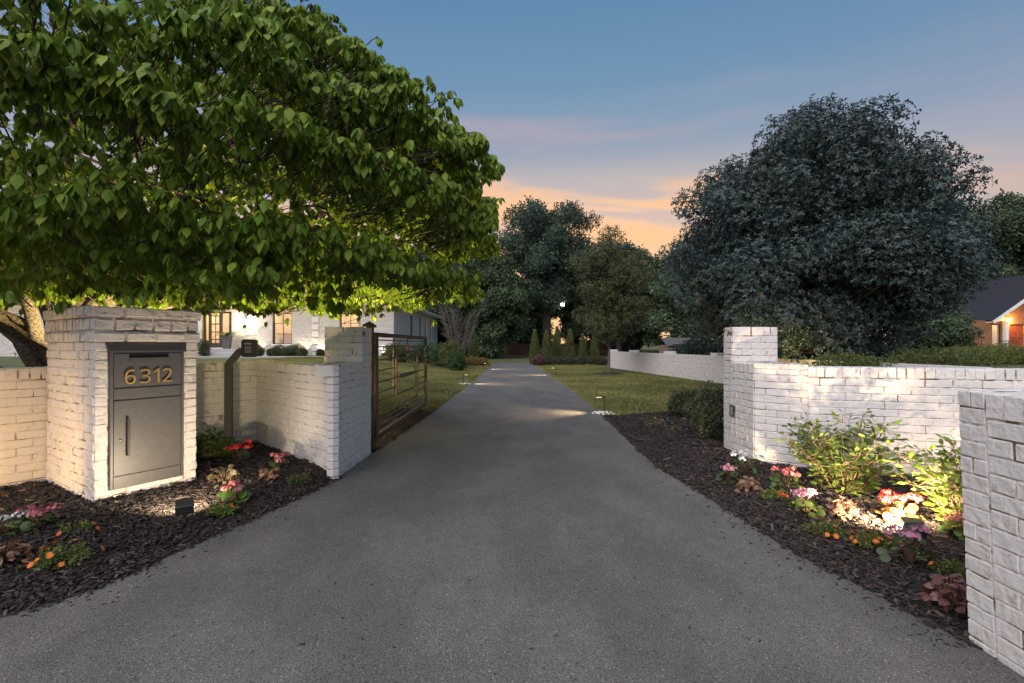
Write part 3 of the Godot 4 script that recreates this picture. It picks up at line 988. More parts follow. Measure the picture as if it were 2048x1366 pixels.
func bed_lamp(label: String, at: Vector3, to: Vector3, energy: float, angle: float, col: Color, group := "") -> void:
	var flat := Vector3(to.x - at.x, 0, to.z - at.z)
	var t := thing("garden_spotlight", label, "spotlight", at, atan2(-flat.x, -flat.z), group)
	var m := MB.new()
	m.at(0, 0.03, 0.0, 0.022, 0.10, 0.022, 0.003)
	part("stake", m.mesh(), M.black_plastic, t)
	var tilt := atan2(to.y - at.y - 0.1, flat.length())
	var head := Transform3D(Basis(Vector3.RIGHT, tilt), Vector3(0, 0.105, 0))
	m = MB.new()
	m.box(head * Transform3D(Basis(), Vector3(0, 0, 0.012)), Vector3(0.105, 0.07, 0.055), 0.006)
	m.box(head * Transform3D(Basis(), Vector3(0, 0.037, -0.03)), Vector3(0.105, 0.005, 0.05), 0.001)
	part("head", m.mesh(), M.black_plastic, t)
	m = MB.new()
	m.box(head * Transform3D(Basis(), Vector3(0, 0, -0.0175)), Vector3(0.085, 0.05, 0.003))
	part("lamp_lens", m.mesh(), M.white_lens, t)
	lamp_spot(t, head * Vector3(0, 0, -0.045), head * Vector3(0, 0, -2.0), energy, angle, col, 0.03)

func path_lamp(label: String, x: float, dist: float, reach: float) -> void:
	var y := gy(x, dist)
	var t := thing("path_light", label, "path light", d(x, dist, y), 0.0, "path lights along the drive")
	var sgn := -signf(x)
	var m := MB.new()
	m.at(0, 0.15, 0, 0.022, 0.34, 0.022, 0.003)
	part("stem", m.mesh(), M.bronze_frame, t)
	m = MB.new()
	m.at(sgn * 0.07, 0.325, 0, 0.17, 0.022, 0.05, 0.003)
	part("head", m.mesh(), M.bronze_frame, t)
	m = MB.new()
	m.at(sgn * 0.10, 0.312, 0, 0.09, 0.003, 0.035)
	part("lamp_lens", m.mesh(), M.warm_lens, t)
	lamp_spot(t, Vector3(sgn * 0.12, 0.295, 0), Vector3(sgn * 1.2, 0.20, 0), 3.2 * reach, 50.0, Color(1.0, 0.74, 0.42), 0.03, 1.0)

func make_lamps() -> void:
	var warm := Color(1.0, 0.77, 0.48)
	bed_lamp("black garden spotlight in the mulch, aimed up at the letterbox", d(-2.20, 3.23, 0.04), d(-2.85, 4.15, 0.42), 1.45, 64.0, Color(1.0, 0.81, 0.55))
	bed_lamp("black garden spotlight behind the pink flowers, aimed at the shrubs and wall", d(2.39, 2.86, 0.04), d(2.8, 4.4, 0.80), 6.6, 68.0, warm)
	bed_lamp("black garden spotlight aimed along the wall left of the letterbox pillar", d(-3.72, 2.78, 0.04), d(-4.2, 3.9, 0.45), 1.15, 66.0, Color(1.0, 0.60, 0.20))
	# tree uplights behind the wall
	bed_lamp("black garden spotlight at the foot of the dogwood trunk", d(-4.5, 5.75, 0.10), d(-3.9, 5.0, 3.0), 15.0, 62.0, Color(1.0, 0.76, 0.36))
	bed_lamp("black garden spotlight under the low dogwood branches behind the keypad", d(-2.6, 6.6, 0.05), d(-2.9, 5.4, 3.0), 46.0, 78.0, Color(1.0, 0.76, 0.36))
	bed_lamp("black garden spotlight at the foot of the big round tree", d(6.0, 9.9, 0.08), d(6.7, 11.0, 2.0), 5.0, 60.0, Color(1.0, 0.72, 0.30))
	path_lamp("short path light with white pebbles at its foot, beside the mulch bed", 1.66, 8.62, 1.2)
	path_lamp("path light on the house side of the drive", -1.52, 14.9, 1.2)
	path_lamp("path light on the lawn edge level with the young tree", 1.74, 19.1, 1.2)
	path_lamp("path light at the house side drive edge by the clipped shrubs", -1.42, 23.6, 1.2)
	path_lamp("farthest path light, close to the first cypress", 1.56, 27.6, 1.2)
	for q in [[1.66, 8.62, "beside the mulch bed"], [-1.52, 14.9, "on the house side of the drive"]]:
		var t := thing("pebble_heap", "small heap of white pebbles round the path light %s" % q[2], "pebbles", d(q[0] - 0.03 * signf(q[0]), q[1] - 0.06, 0.0), 0.0, "pebbles at path lights")
		for i in 26:
			var m := MB.new()
			var a := rng.randf() * TAU
			var r := sqrt(rng.randf()) * 0.17
			m.ball(Vector3(cos(a) * r * 1.2, rng.randf_range(0.005, 0.045 - r * 0.15), sin(a) * r), Vector3(rng.randf_range(0.018, 0.032), 0.016, rng.randf_range(0.018, 0.03)), 5, 8, 0.12, rng)
			part("pebble", m.mesh(), M.pebble, t)

# ---------- leaves ----------
# a leaf along +x with its face up (+y): half-widths w at the stations x, folded along the rib, drooping
func leaf_shape(len: float, xs: Array, ws: Array, fold: float, droop: float) -> ArrayMesh:
	var p := PackedVector3Array()
	for i in xs.size():
		var x: float = xs[i] * len
		var w: float = ws[i] * len
		var y: float = -droop * len * xs[i] * xs[i]
		for s in [-1.0, -0.5, 0.0, 0.5, 1.0]:
			var side: float = s * w
			p.append(Vector3(x, y + fold * absf(side) - 1.1 * fold * side * side / maxf(w, 0.001) + 0.015 * len * sin(x / len * 17.0) * absf(s), side))
	var m := MB.new()
	m.sheet(p, 5, Vector3.UP)
	return m.mesh()

func make_leaf_meshes() -> void:
	S.dogwood_leaf = leaf_shape(1.0, [0, 0.07, 0.2, 0.38, 0.56, 0.74, 0.89, 1.0], [0.0, 0.11, 0.22, 0.285, 0.27, 0.18, 0.07, 0.0], 0.38, 0.36)
	S.oval_leaf = leaf_shape(1.0, [0, 0.25, 0.55, 0.8, 1.0], [0.0, 0.20, 0.26, 0.17, 0.0], 0.3, 0.25)
	S.broad_leaf = leaf_shape(1.0, [0, 0.12, 0.4, 0.7, 1.0], [0.0, 0.25, 0.38, 0.27, 0.0], 0.25, 0.35)
	S.round_leaf = leaf_shape(1.0, [0, 0.1, 0.35, 0.65, 0.9, 1.0], [0.0, 0.28, 0.44, 0.43, 0.25, 0.0], 0.2, 0.15)
	var ps := MB.new()
	for i in 4:
		var b := Basis.from_euler(Vector3(rng.randf_range(-0.7, 0.7), TAU * i / 4 + rng.randf_range(-0.5, 0.5), rng.randf_range(-0.7, 0.5)))
		var o := rdir() * 0.25
		for s in [-1, 1]:
			var e: Vector3 = o + b.x * 0.45 + b.z * 0.24 * s + b.y * 0.07
			var h: Vector3 = o + b.x * 0.8 + b.z * 0.15 * s
			ps.face(o, e, o + b.x * 0.5, b.y)
			ps.face(o + b.x * 0.5, e, h, b.y)
			ps.face(o + b.x * 0.5, h, o + b.x * 1.05 - b.y * 0.12, b.y)
	S.pear_spray = ps.mesh()
	S.small_leaf = leaf_shape(1.0, [0, 0.4, 1.0], [0.0, 0.26, 0.0], 0.3, 0.15)
	S.strap_leaf = leaf_shape(1.0, [0, 0.2, 0.45, 0.7, 1.0], [0.015, 0.035, 0.035, 0.025, 0.0], 0.3, 0.75)
	# a spray: several small leaves together, for crowns too far to show each one
	for v in 3:
		var m := MB.new()
		for i in 9:
			var o := Vector3(rng.randf_range(-0.5, 0.5), rng.randf_range(-0.35, 0.35), rng.randf_range(-0.5, 0.5))
			var b := Basis.from_euler(Vector3(rng.randf_range(-0.9, 0.9), rng.randf() * TAU, rng.randf_range(-1.0, 0.5)))
			var L := rng.randf_range(0.3, 0.5)
			var a := o
			var t := o + b.x * L
			var l := o + b.x * L * 0.45 + b.z * L * 0.3 + b.y * 0.04
			var r := o + b.x * L * 0.45 - b.z * L * 0.3 + b.y * 0.04
			m.face(a, l, t, b.y)
			m.face(a, t, r, b.y)
		S["spray%d" % v] = m.mesh()

func aim(dir: Vector3, up: Vector3, s: float, o: Vector3) -> Transform3D:
	var x := dir.normalized()
	var y := up - x * up.dot(x)
	if y.length() < 0.05: y = x.cross(Vector3(0.3, 0.2, 0.9))
	y = y.normalized()
	return Transform3D(Basis(x * s, y * s, x.cross(y) * s), o)

func rdir() -> Vector3:
	var z := rng.randf_range(-1, 1)
	var a := rng.randf() * TAU
	var r := sqrt(1.0 - z * z)
	return Vector3(r * cos(a), z, r * sin(a))

func vary(c: Color, k: float) -> Color:
	var f := 1.0 + rng.randf_range(-k, k)
	var h := rng.randf_range(-k, k) * 0.35
	return Color(c.r * f * (1.0 + h), c.g * f, c.b * f * (1.0 - h))

func limb(m: MB, a: Vector3, b: Vector3, r0: float, r1: float, sag: float, sides := 6, steps := 6, wob := 0.05) -> void:
	var p := PackedVector3Array()
	var r := PackedFloat32Array()
	var L := a.distance_to(b)
	for i in steps + 1:
		var t := float(i) / steps
		var q := a.lerp(b, t) + Vector3(0, sag * L * 4.0 * t * (1.0 - t), 0)
		if i > 0 and i < steps: q += rdir() * wob * L * 0.5
		p.append(q); r.append(lerpf(r0, r1, pow(t, 0.8)))
	m.tube(p, r, sides)

# ---------- the big dogwood over the wall ----------
func make_dogwood() -> void:
	var base := d(-5.95, 6.3, gy(-5.95, 6.3))
	var t := thing("dogwood_tree", "spreading dogwood tree with drooping leaves reaching over the wall and drive", "tree", base)
	var C := Vector2(-5.12, 5.45)
	var R := Vector2(5.05, 4.05)
	var f := FastNoiseLite.new(); f.seed = 12; f.frequency = 0.42; f.fractal_octaves = 2
	var m := MB.new()
	# trunk forking low, and limbs that run out nearly level
	var fork := base + Vector3(0.12, 0.95, 0.1)
	limb(m, base - Vector3(0, 0.2, 0), fork, 0.21, 0.15, 0.0, 10, 5, 0.02)
	limb(m, base + Vector3(-0.02, 0.45, 0.05), base + Vector3(-2.4, 1.9, 0.7), 0.12, 0.05, 0.03, 8, 7, 0.05)
	limb(m, base + Vector3(-0.05, 0.75, 0.05), base + Vector3(-1.6, 2.6, 0.2), 0.11, 0.05, 0.02, 8, 7, 0.05)
	var limbs := []
	for q in [[-1.7, 4.3, 3.7, 0.11], [-2.2, 6.6, 2.6, 0.10], [-2.6, 3.9, 2.2, 0.10], [-3.4, 2.6, 2.5, 0.09], [-4.9, 2.2, 2.7, 0.09], [-3.6, 8.0, 3.0, 0.09], [-6.0, 8.8, 3.2, 0.08], [-7.6, 3.6, 3.0, 0.08], [-9.0, 6.0, 3.2, 0.08], [-4.9, 5.3, 6.6, 0.10], [-3.3, 4.8, 4.7, 0.09], [-6.6, 4.6, 5.6, 0.08], [-1.3, 5.0, 2.9, 0.09]]:
		var tip := d(q[0], q[1], q[2])
		limb(m, fork, tip, q[3], 0.022, 0.05, 7, 9, 0.045)
		limbs.append([fork, tip])
	part("trunk", m.mesh(), M.dogwood_bark, t, Transform3D(Basis(), -base))
	# rosettes of drooping leaves on short twigs, in layers
	var tw := MB.new()
	var xf := []
	var cs := []
	var made := 0
	var tries := 0
	var spots := []
	var cells := {}
	while made < 25000 and tries < 220000:
		tries += 1
		var a := rng.randf() * TAU
		var rho := pow(rng.randf(), 0.42)
		var x := C.x + cos(a) * rho * R.x
		var dist := C.y + sin(a) * rho * R.y
		var lump := f.get_noise_2d(x * 1.6, dist * 1.6)
		var e := maxf(rho - 0.11 * lump, 0.0)
		if e > 1.0:
			# one bough reaches farther out over the drive
			if e > 1.20 or absf(dist - 4.6) > 0.45 or x < -0.9: continue
			e = 0.98
		var top := 2.75 + 5.25 * (1.0 - pow(e, 0.92)) + 0.5 * f.get_noise_2d(x * 3.0 + 40.0, dist * 3.0)
		var bot := 1.90 + 0.95 * smoothstep(0.86, 1.0, e) + 0.16 * f.get_noise_2d(x * 3.0, dist * 3.0 + 9.0) - 0.18 * smoothstep(0.45, 0.75, e) * (1.0 - smoothstep(0.86, 0.98, e)) - 0.06 * smoothstep(-2.0, -2.9, x) * smoothstep(4.6, 4.0, dist)
		if top < bot + 0.1: continue
		# mostly in the outer shell: near the top sheet, the underside, or the rim
		var s := rng.randf()
		var y := top - absf(rng.randfn(0, 0.30)) if s < 0.40 else (bot + absf(rng.randfn(0, 0.30)) if s < 0.56 else rng.randf_range(bot, top))
		if y < bot: continue
		# tiers: pull heights towards layers that dip outwards
		var tier := 0.62
		var off := 0.55 * e + 0.25 * lump
		var ty := roundf((y + off) / tier) * tier - off
		y = lerpf(y, ty, 0.72) + rng.randfn(0, 0.045)
		if y < bot - 0.05: continue
		# keep the mouth of the drive clear
		if dist < 1.7: continue
		var p := d(x, dist, y)
		# what stands over the camera and out of every near view is thinned
		if not in_view(p) and rng.randf() < 0.6: continue
		made += 1
		spots.append([p, Vector3(cos(a), 0, -sin(a)), dist])
		var cell := Vector3i((p / 0.3).floor())
		cells[cell] = cells.get(cell, 0) + 1
	# low boughs in front of the limbs, over the letterbox pillar and wall
	for i in 1500:
		var p := d(rng.randf_range(-6.2, -1.6), rng.randf_range(3.1, 5.3), 0.0)
		p.y = 1.72 + 0.10 * f.get_noise_2d(p.x * 4.0, p.z * 4.0) + absf(rng.randfn(0, 0.28))
		spots.append([p, Vector3(0.45, 0, 0.9), -p.z])
		var cell := Vector3i((p / 0.3).floor())
		cells[cell] = cells.get(cell, 0) + 1
	for spot in spots:
		var p: Vector3 = spot[0]
		var outw: Vector3 = spot[1]
		var dist: float = spot[2]
		# no sprig hangs in the air apart from the others
		var around := 0
		var at := Vector3i((p / 0.3).floor())
		for ox in [-1, 0, 1]:
			for oy in [-1, 0, 1]:
				for oz in [-1, 0, 1]: around += cells.get(at + Vector3i(ox, oy, oz), 0)
		if around < 6: continue
		var far := dist > 7.4
		var back := -outw * rng.randf_range(0.12, 0.35) + Vector3(rng.randf_range(-0.1, 0.1), rng.randf_range(-0.10, 0.02), rng.randf_range(-0.1, 0.1))
		if not far and rng.randf() < 0.3: tw.tube(PackedVector3Array([p + back * 1.6, p + back * 0.6 + Vector3(0, 0.015, 0), p]), PackedFloat32Array([0.006, 0.0045, 0.003]), 3, Color.WHITE, false)
		var count := rng.randi_range(5, 8)
		var a0 := rng.randf() * TAU
		var tone := rng.randf_range(0.75, 1.25)
		for i in count:
			var az := a0 + TAU * i / count + rng.randf_range(-0.35, 0.35)
			var drop := rng.randf_range(0.5, 1.35)
			var dir := (Vector3(cos(az), 0, sin(az)) + outw * 0.55).normalized() * cos(drop) + Vector3(0, -sin(drop), 0)
			var up := Vector3(cos(az) * 0.6, 1.0, sin(az) * 0.6) + rdir() * 0.35
			xf.append(aim(dir, up, rng.randf_range(0.062, 0.105), p + dir * 0.012 + rdir() * 0.012 - base))
			var base_col := Color(0.148, 0.235, 0.028) if rng.randf() < 0.62 else Color(0.205, 0.275, 0.034)
			cs.append(vary(base_col * tone, 0.16))
	for q in limbs:
		for i in 14:
			var u := rng.randf_range(0.35, 0.98)
			var a: Vector3 = q[0].lerp(q[1], u)
			if a.y < 2.0: continue
			limb(tw, a, a + Vector3(rng.randf_range(-0.6, 0.6), rng.randf_range(-0.15, 0.3), rng.randf_range(-0.6, 0.6)), 0.018, 0.006, 0.04, 4, 4, 0.08)
	part("twigs", tw.mesh(), M.dogwood_bark, t, Transform3D(Basis(), -base), true)
	leaves(t, S.dogwood_leaf, M.dogwood_leaf, xf, cs, 300)

# ---------- other trees ----------
# trunk and limbs to clumps of foliage; clumps = [[centre, radii] ...] in world axes
func tree(called: String, label: String, base: Vector3, trunk_r: float, fork_y: float, clumps: Array, per: int, size: float, col: Color, o := {}) -> Node3D:
	var t := thing(called, label, "tree", base, 0.0, o.get("group", ""))
	var m := MB.new()
	var fork := base + Vector3(0, fork_y, 0)
	var topc := Vector3.ZERO
	for c in clumps:
		if c[0].y > topc.y: topc = c[0]
	limb(m, base - Vector3(0, 0.3, 0), fork, trunk_r * 1.15, trunk_r * 0.85, 0, 9, 4, 0.015)
	var lead := Vector3(lerpf(base.x, topc.x, 0.5), lerpf(fork.y, topc.y, 0.8), lerpf(base.z, topc.z, 0.5))
	limb(m, fork, lead, trunk_r * 0.8, trunk_r * 0.2, 0, 7, 6, 0.03)
	for c in clumps:
		var u := clampf((c[0].y - fork.y) / maxf(lead.y - fork.y, 0.5) * 0.7 - 0.15, 0.0, 0.9)
		limb(m, fork.lerp(lead, u), c[0], trunk_r * lerpf(0.35, 0.15, u), 0.012, o.get("sag", -0.05), 5, 5, 0.06)
	part("trunk", m.mesh(), o.get("bark", M.bark), t, Transform3D(Basis(), -base))
	var spray: bool = o.get("spray", true)
	var lists := [[], [], []]
	var cols := [[], [], []]
	for c in clumps:
		var tone := rng.randf_range(0.75, 1.2)
		var n := int(per * c[1].x * c[1].x)
		for i in n:
			var dir := rdir()
			var q := dir * pow(rng.randf(), 0.38)
			var p: Vector3 = c[0] + q * c[1]
			if p.y < base.y + o.get("floor", 0.3): continue
			var k := i % 3 if spray else 0
			var face := (dir + Vector3(0, 0.7, 0)).normalized()
			var ax := (rdir() + dir * 0.6 + Vector3(0, -0.5, 0))
			lists[k].append(aim(ax, face + rdir() * 0.5, size * rng.randf_range(0.75, 1.25), p - base))
			cols[k].append(vary(col * tone, 0.22))
	for k in 3:
		if lists[k]: copies("crown", S["spray%d" % k] if spray else S[o.get("leaf", "small_leaf")], M[o.get("mat", "far_leaf")], t, lists[k], cols[k])
	return t

# n clump centres near the surface of an egg
func egg(c: Vector3, r: Vector3, n: int, cr: float, o := {}) -> Array:
	var out := []
	var guard := 0
	while out.size() < n and guard < n * 60:
		guard += 1
		var q := rdir()
		var rad := pow(rng.randf(), o.get("shell", 0.4))
		var k := r
		if q.y < 0.0: k.y *= o.get("below", 1.0)
		var p := c + q * k * rad
		var ok := true
		for e in out:
			if e[0].distance_to(p) < cr * 0.62: ok = false; break
		if ok:
			var s := cr * rng.randf_range(0.7, 1.2)
			out.append([p, Vector3(s, s * o.get("flat", 0.8), s)])
	return out

func make_trees() -> void:
	# big dense round tree behind the right-hand wall
	var c := d(7.32, 12.0, 3.5)
	var cl := egg(c, Vector3(3.15, 3.25, 3.0), 250, 0.62, {"below": 0.72, "shell": 0.28, "flat": 0.9})
	cl = cl.filter(func(q): return not (q[0].x > 9.6 and q[0].y < 2.3))
	tree("pear_tree", "big dense round tree with blue green leaves behind the garden wall", d(7.3, 12.2, gy(7.3, 12.2)), 0.36, 0.9, cl, 1050, 0.072, Color(0.052, 0.080, 0.073), {"spray": false, "leaf": "pear_spray", "mat": "small_leaf", "floor": 0.55, "sag": -0.02})
	# young tree on the lawn with a thin bare stem
	c = d(4.05, 19.8, 3.35)
	cl = egg(c, Vector3(1.45, 2.3, 1.45), 60, 0.55, {"below": 0.85})
	tree("young_tree", "young tree with a thin straight stem and egg-shaped crown on the lawn", d(4.0, 19.8, 0), 0.055, 1.0, cl, 420, 0.16, Color(0.085, 0.095, 0.034), {"floor": 0.95, "bark": M.grey_twig})
	var m := MB.new()
	m.ball(Vector3.ZERO, Vector3(0.75, 0.07, 0.62), 6, 20, 0.08, rng)
	var o := part("mulch_ring", m.mesh(), M.mulch_soil, self, Transform3D(Basis(), d(4.0, 19.8, 0.0)))
	o.set_meta("kind", "structure")
	# wood at the end of the drive: base x, distance, height, half-width, clump radius, colour, label
	var green := Color(0.072, 0.110, 0.048)
	var blue := Color(0.060, 0.100, 0.064)
	for q in [
		[3.3, 46.0, 15.4, 5.2, 3.8, blue, "tall open-crowned tree with sky between its limbs, at the end of the drive", 52, 130, 0.55],
		[-2.6, 42.0, 9.9, 3.6, 0.2, green, "full low-branched tree behind the fence at the drive end", 85, 230, 0.60],
		[0.6, 55.0, 8.0, 4.2, 0.0, green, "bushy tree closing the view straight behind the fence", 70, 220, 0.60],
		[-5.0, 56.0, 9.0, 4.6, 0.0, blue, "bushy tree behind the fence near the outbuilding", 60, 200, 0.62],
		[12.0, 54.0, 8.5, 4.6, 0.0, blue, "bushy dark tree low behind the row of cypresses", 60, 200, 0.62],
		[-7.4, 44.0, 10.6, 4.0, 1.0, blue, "dark full tree beside the house gable", 75, 210, 0.62],
		[-12.5, 50.0, 12.0, 5.0, 1.5, green, "dark tree behind the house roof", 60, 190, 0.66],
		[9.8, 44.0, 10.4, 3.4, 0.6, blue, "dense dark tree right of the tall open tree, beyond the young tree", 75, 210, 0.60],
		[14.6, 42.0, 9.8, 3.8, 0.8, green, "broad dark tree beyond the long white wall", 65, 200, 0.62],
		[7.0, 52.0, 10.5, 4.0, 0.6, green, "dark tree filling the gap behind the tall open tree", 55, 200, 0.66],
		[21.0, 46.0, 11.0, 4.8, 1.2, green, "dark tree hidden mostly behind the big round tree", 50, 190, 0.66],
		[45.0, 46.0, 15.0, 6.5, 3.0, green, "tall pale green tree rising over the brick house roof", 70, 150, 0.70],
		[30.6, 34.6, 3.9, 2.3, 0.0, green, "low bushy tree between the big round tree and the brick house", 70, 200, 0.5],
		[-20.0, 52.0, 12.0, 5.5, 1.5, blue, "dark tree far behind the house", 50, 180, 0.7]]:
		var h: float = q[2]
		var w: float = q[3]
		var low: float = q[4]
		var cc := d(q[0], q[1], (h + low) * 0.5)
		var k := egg(cc, Vector3(w, (h - low) * 0.5, w * 0.85), q[7], w * 0.30, {"shell": 0.45})
		tree("wood_tree", q[6], d(q[0], q[1], gy(q[0], q[1])), 0.03 * h, low * 0.8 + 0.8, k, q[8] / 2, q[9] * 0.9, q[5], {"floor": 0.2, "group": "trees at the end of the drive"})
	# cypress cones at the end of the lawn
	for i in 7:
		var p: Vector3 = [d(1.36, 28.9, 0), d(2.08, 28.9, 0), d(2.80, 29.8, 0), d(3.60, 29.8, 0), d(4.40, 29.9, 0), d(5.15, 30.0, 0), d(-2.78, 34.5, 0)][i]
		var hh: float = [2.15, 2.1, 2.35, 2.2, 1.9, 2.0, 2.45][i]
		p.y = gy(p.x, -p.z)
		cypress(p, hh, ["first cypress of the row, next to the drive", "second cypress of the row from the drive", "third and tallest cypress of the row", "fourth cypress of the row from the drive", "fifth cypress of the row, behind the young tree", "last cypress of the row, by the white wall", "single dark cypress cone across the drive from the row"][i])

func cypress(p: Vector3, h: float, label: String) -> void:
	var t := thing("cypress", label, "cypress", p, 0.0, "cypresses at the end of the drive")
	var m := MB.new()
	m.tube(PackedVector3Array([Vector3(0, -0.1, 0), Vector3(0, h * 0.5, 0), Vector3(0, h * 0.93, 0)]), PackedFloat32Array([0.06, 0.045, 0.01]), 7)
	part("trunk", m.mesh(), M.bark, t)
	var xf := []
	var cs := []
	for i in 1300:
		var u := pow(rng.randf(), 0.85)
		var r := 0.44 * pow(1.0 - u, 0.6) * minf(1.0, 0.7 + u * 2.0) * h / 2.2 * sqrt(rng.randf_range(0.35, 1.0))
		var a := rng.randf() * TAU
		var o := Vector3(cos(a) * r, 0.06 + u * h * 0.97, sin(a) * r)
		xf.append(aim(Vector3(cos(a) * 0.4, 1.0, sin(a) * 0.4) + rdir() * 0.3, Vector3(cos(a), 0.3, sin(a)) + rdir() * 0.4, 0.13 * rng.randf_range(0.7, 1.3), o))
		cs.append(vary(Color(0.10, 0.125, 0.03), 0.25))
	copies("crown", S.spray0, M.far_leaf, t, xf, cs)

# ---------- shrubs ----------
# a clipped or loose rounded bush: woody core, short stems, many small leaves
func bush(called: String, label: String, p: Vector3, r: Vector3, n: int, size: float, col: Color, o := {}) -> void:
	var t := thing(called, label, o.get("category", "shrub"), p, 0.0, o.get("group", ""))
	var m := MB.new()
	for i in 9:
		var q := rdir()
		q.y = absf(q.y)
		limb(m, Vector3(q.x * 0.03, -0.04, q.z * 0.03), Vector3(q.x * r.x * 0.75, r.y * (0.5 + 0.9 * q.y), q.z * r.z * 0.75), 0.012, 0.004, 0.02, 4, 4, 0.08)
	part("stem", m.mesh(), M.twig, t)
	var xf := []
	var cs := []
	var lump := FastNoiseLite.new(); lump.seed = int(p.x * 77.0) ; lump.frequency = 1.2
	for i in n:
		var q := rdir()
		var rad: float = pow(rng.randf(), 0.33) * (1.0 + o.get("loose", 0.12) * lump.get_noise_3dv(q * 2.0) * 2.0)
		var w: Vector3 = Vector3(q.x * r.x, q.y * r.y, q.z * r.z) * rad + Vector3(0, r.y * 0.92, 0)
		if w.y < 0.01: continue
		xf.append(aim(q + rdir() * 0.8, q + Vector3(0, 0.6, 0) + rdir() * 0.5, size * rng.randf_range(0.7, 1.3), w))
		cs.append(vary(col, 0.25))
	copies("foliage", S[o.get("leaf", "spray1")], M[o.get("mat", "far_leaf")], t, xf, cs)

# a loose shrub with arching stems whose leaves can be told apart
func leafy_shrub(label: String, p: Vector3, h: float, w: float, stems: int, per: int, leaf: float, col: Color, lean := Vector3.ZERO) -> void:
	var t := thing("leafy_shrub", label, "shrub", p)
	var m := MB.new()
	var xf := []
	var cs := []
	for i in stems:
		var a := TAU * i / stems + rng.randf_range(-0.4, 0.4)
		var spread := sqrt(rng.randf_range(0.03, 1.0)) * w
		var tip := Vector3(cos(a) * spread, h * rng.randf_range(0.55, 1.0) * (1.0 - 0.35 * spread / w), sin(a) * spread) + lean * rng.randf_range(0.5, 1.0)
		var root := Vector3(cos(a) * 0.05, -0.04, sin(a) * 0.05)
		var mid := root.lerp(tip, 0.5) + Vector3(0, 0.12 * h, 0)
		m.tube(PackedVector3Array([root, root.lerp(mid, 0.6) + rdir() * 0.01, mid, mid.lerp(tip, 0.5) + rdir() * 0.012, tip]), PackedFloat32Array([0.0045, 0.0036, 0.003, 0.0022, 0.0014]), 4)
		for k in per:
			var u := rng.randf_range(0.06, 1.0)
			var q := (root.lerp(mid, u * 2.0) if u < 0.5 else mid.lerp(tip, u * 2.0 - 1.0))
			var side := rdir()
			side.y = absf(side.y) * 0.5 - 0.1
			var twig := side.normalized() * rng.randf_range(0.01, 0.10)
			if twig.length() > 0.035: m.tube(PackedVector3Array([q, q + twig]), PackedFloat32Array([0.0018, 0.001]), 3, Color.WHITE, false)
			xf.append(aim(side * 1.2 + rdir() * 0.5 + (tip - root).normalized() * 0.25, Vector3.UP + rdir() * 0.7, leaf * rng.randf_range(0.6, 1.15), q + twig))
			cs.append(vary(col, 0.22))
	part("stem", m.mesh(), M.twig, t)
	leaves(t, S.oval_leaf, M.small_leaf, xf, cs, 300)

# ---------- bedding plants ----------
func floret_head(n: int, r: float, size: float, cols: Array) -> ArrayMesh:
	var m := MB.new()
	for i in n:
		var q := rdir()
		q.y = absf(q.y) * 0.75 + 0.05
		var o := Vector3(q.x * r, q.y * r * 0.7, q.z * r)
		var b := aim(Vector3(q.z, 0.1, -q.x) + rdir() * 0.3, q + rdir() * 0.25, size * rng.randf_range(0.8, 1.2), o)
		var col: Color = vary(cols[rng.randi() % cols.size()], 0.15)
		for k in 5:
			var a := TAU * k / 5
			var e := TAU * (k + 0.5) / 5
			var f := TAU * (k - 0.5) / 5
			var tip := b * Vector3(cos(a), 0.12, sin(a))
			m.face(b.origin, b * Vector3(cos(e) * 0.55, 0.1, sin(e) * 0.55), tip, b.basis.y, col)
			m.face(b.origin, tip, b * Vector3(cos(f) * 0.55, 0.1, sin(f) * 0.55), b.basis.y, col)
	return m.mesh()

func daisy(col: Color, eye: Color) -> ArrayMesh:
	var m := MB.new()
	for k in 11:
		var a := TAU * k / 11
		var w := 0.30
		var tip := Vector3(cos(a), 0.18, sin(a))
		var l := Vector3(cos(a + w) * 0.72, 0.14, sin(a + w) * 0.72)
		var r := Vector3(cos(a - w) * 0.72, 0.16, sin(a - w) * 0.72)
		m.face(Vector3(0, 0.05, 0), l, tip, Vector3.UP, col)
		m.face(Vector3(0, 0.05, 0), tip, r, Vector3.UP, col)
	m.ball(Vector3(0, 0.09, 0), Vector3(0.26, 0.12, 0.26), 4, 8, 0.0, null, eye)
	return m.mesh()

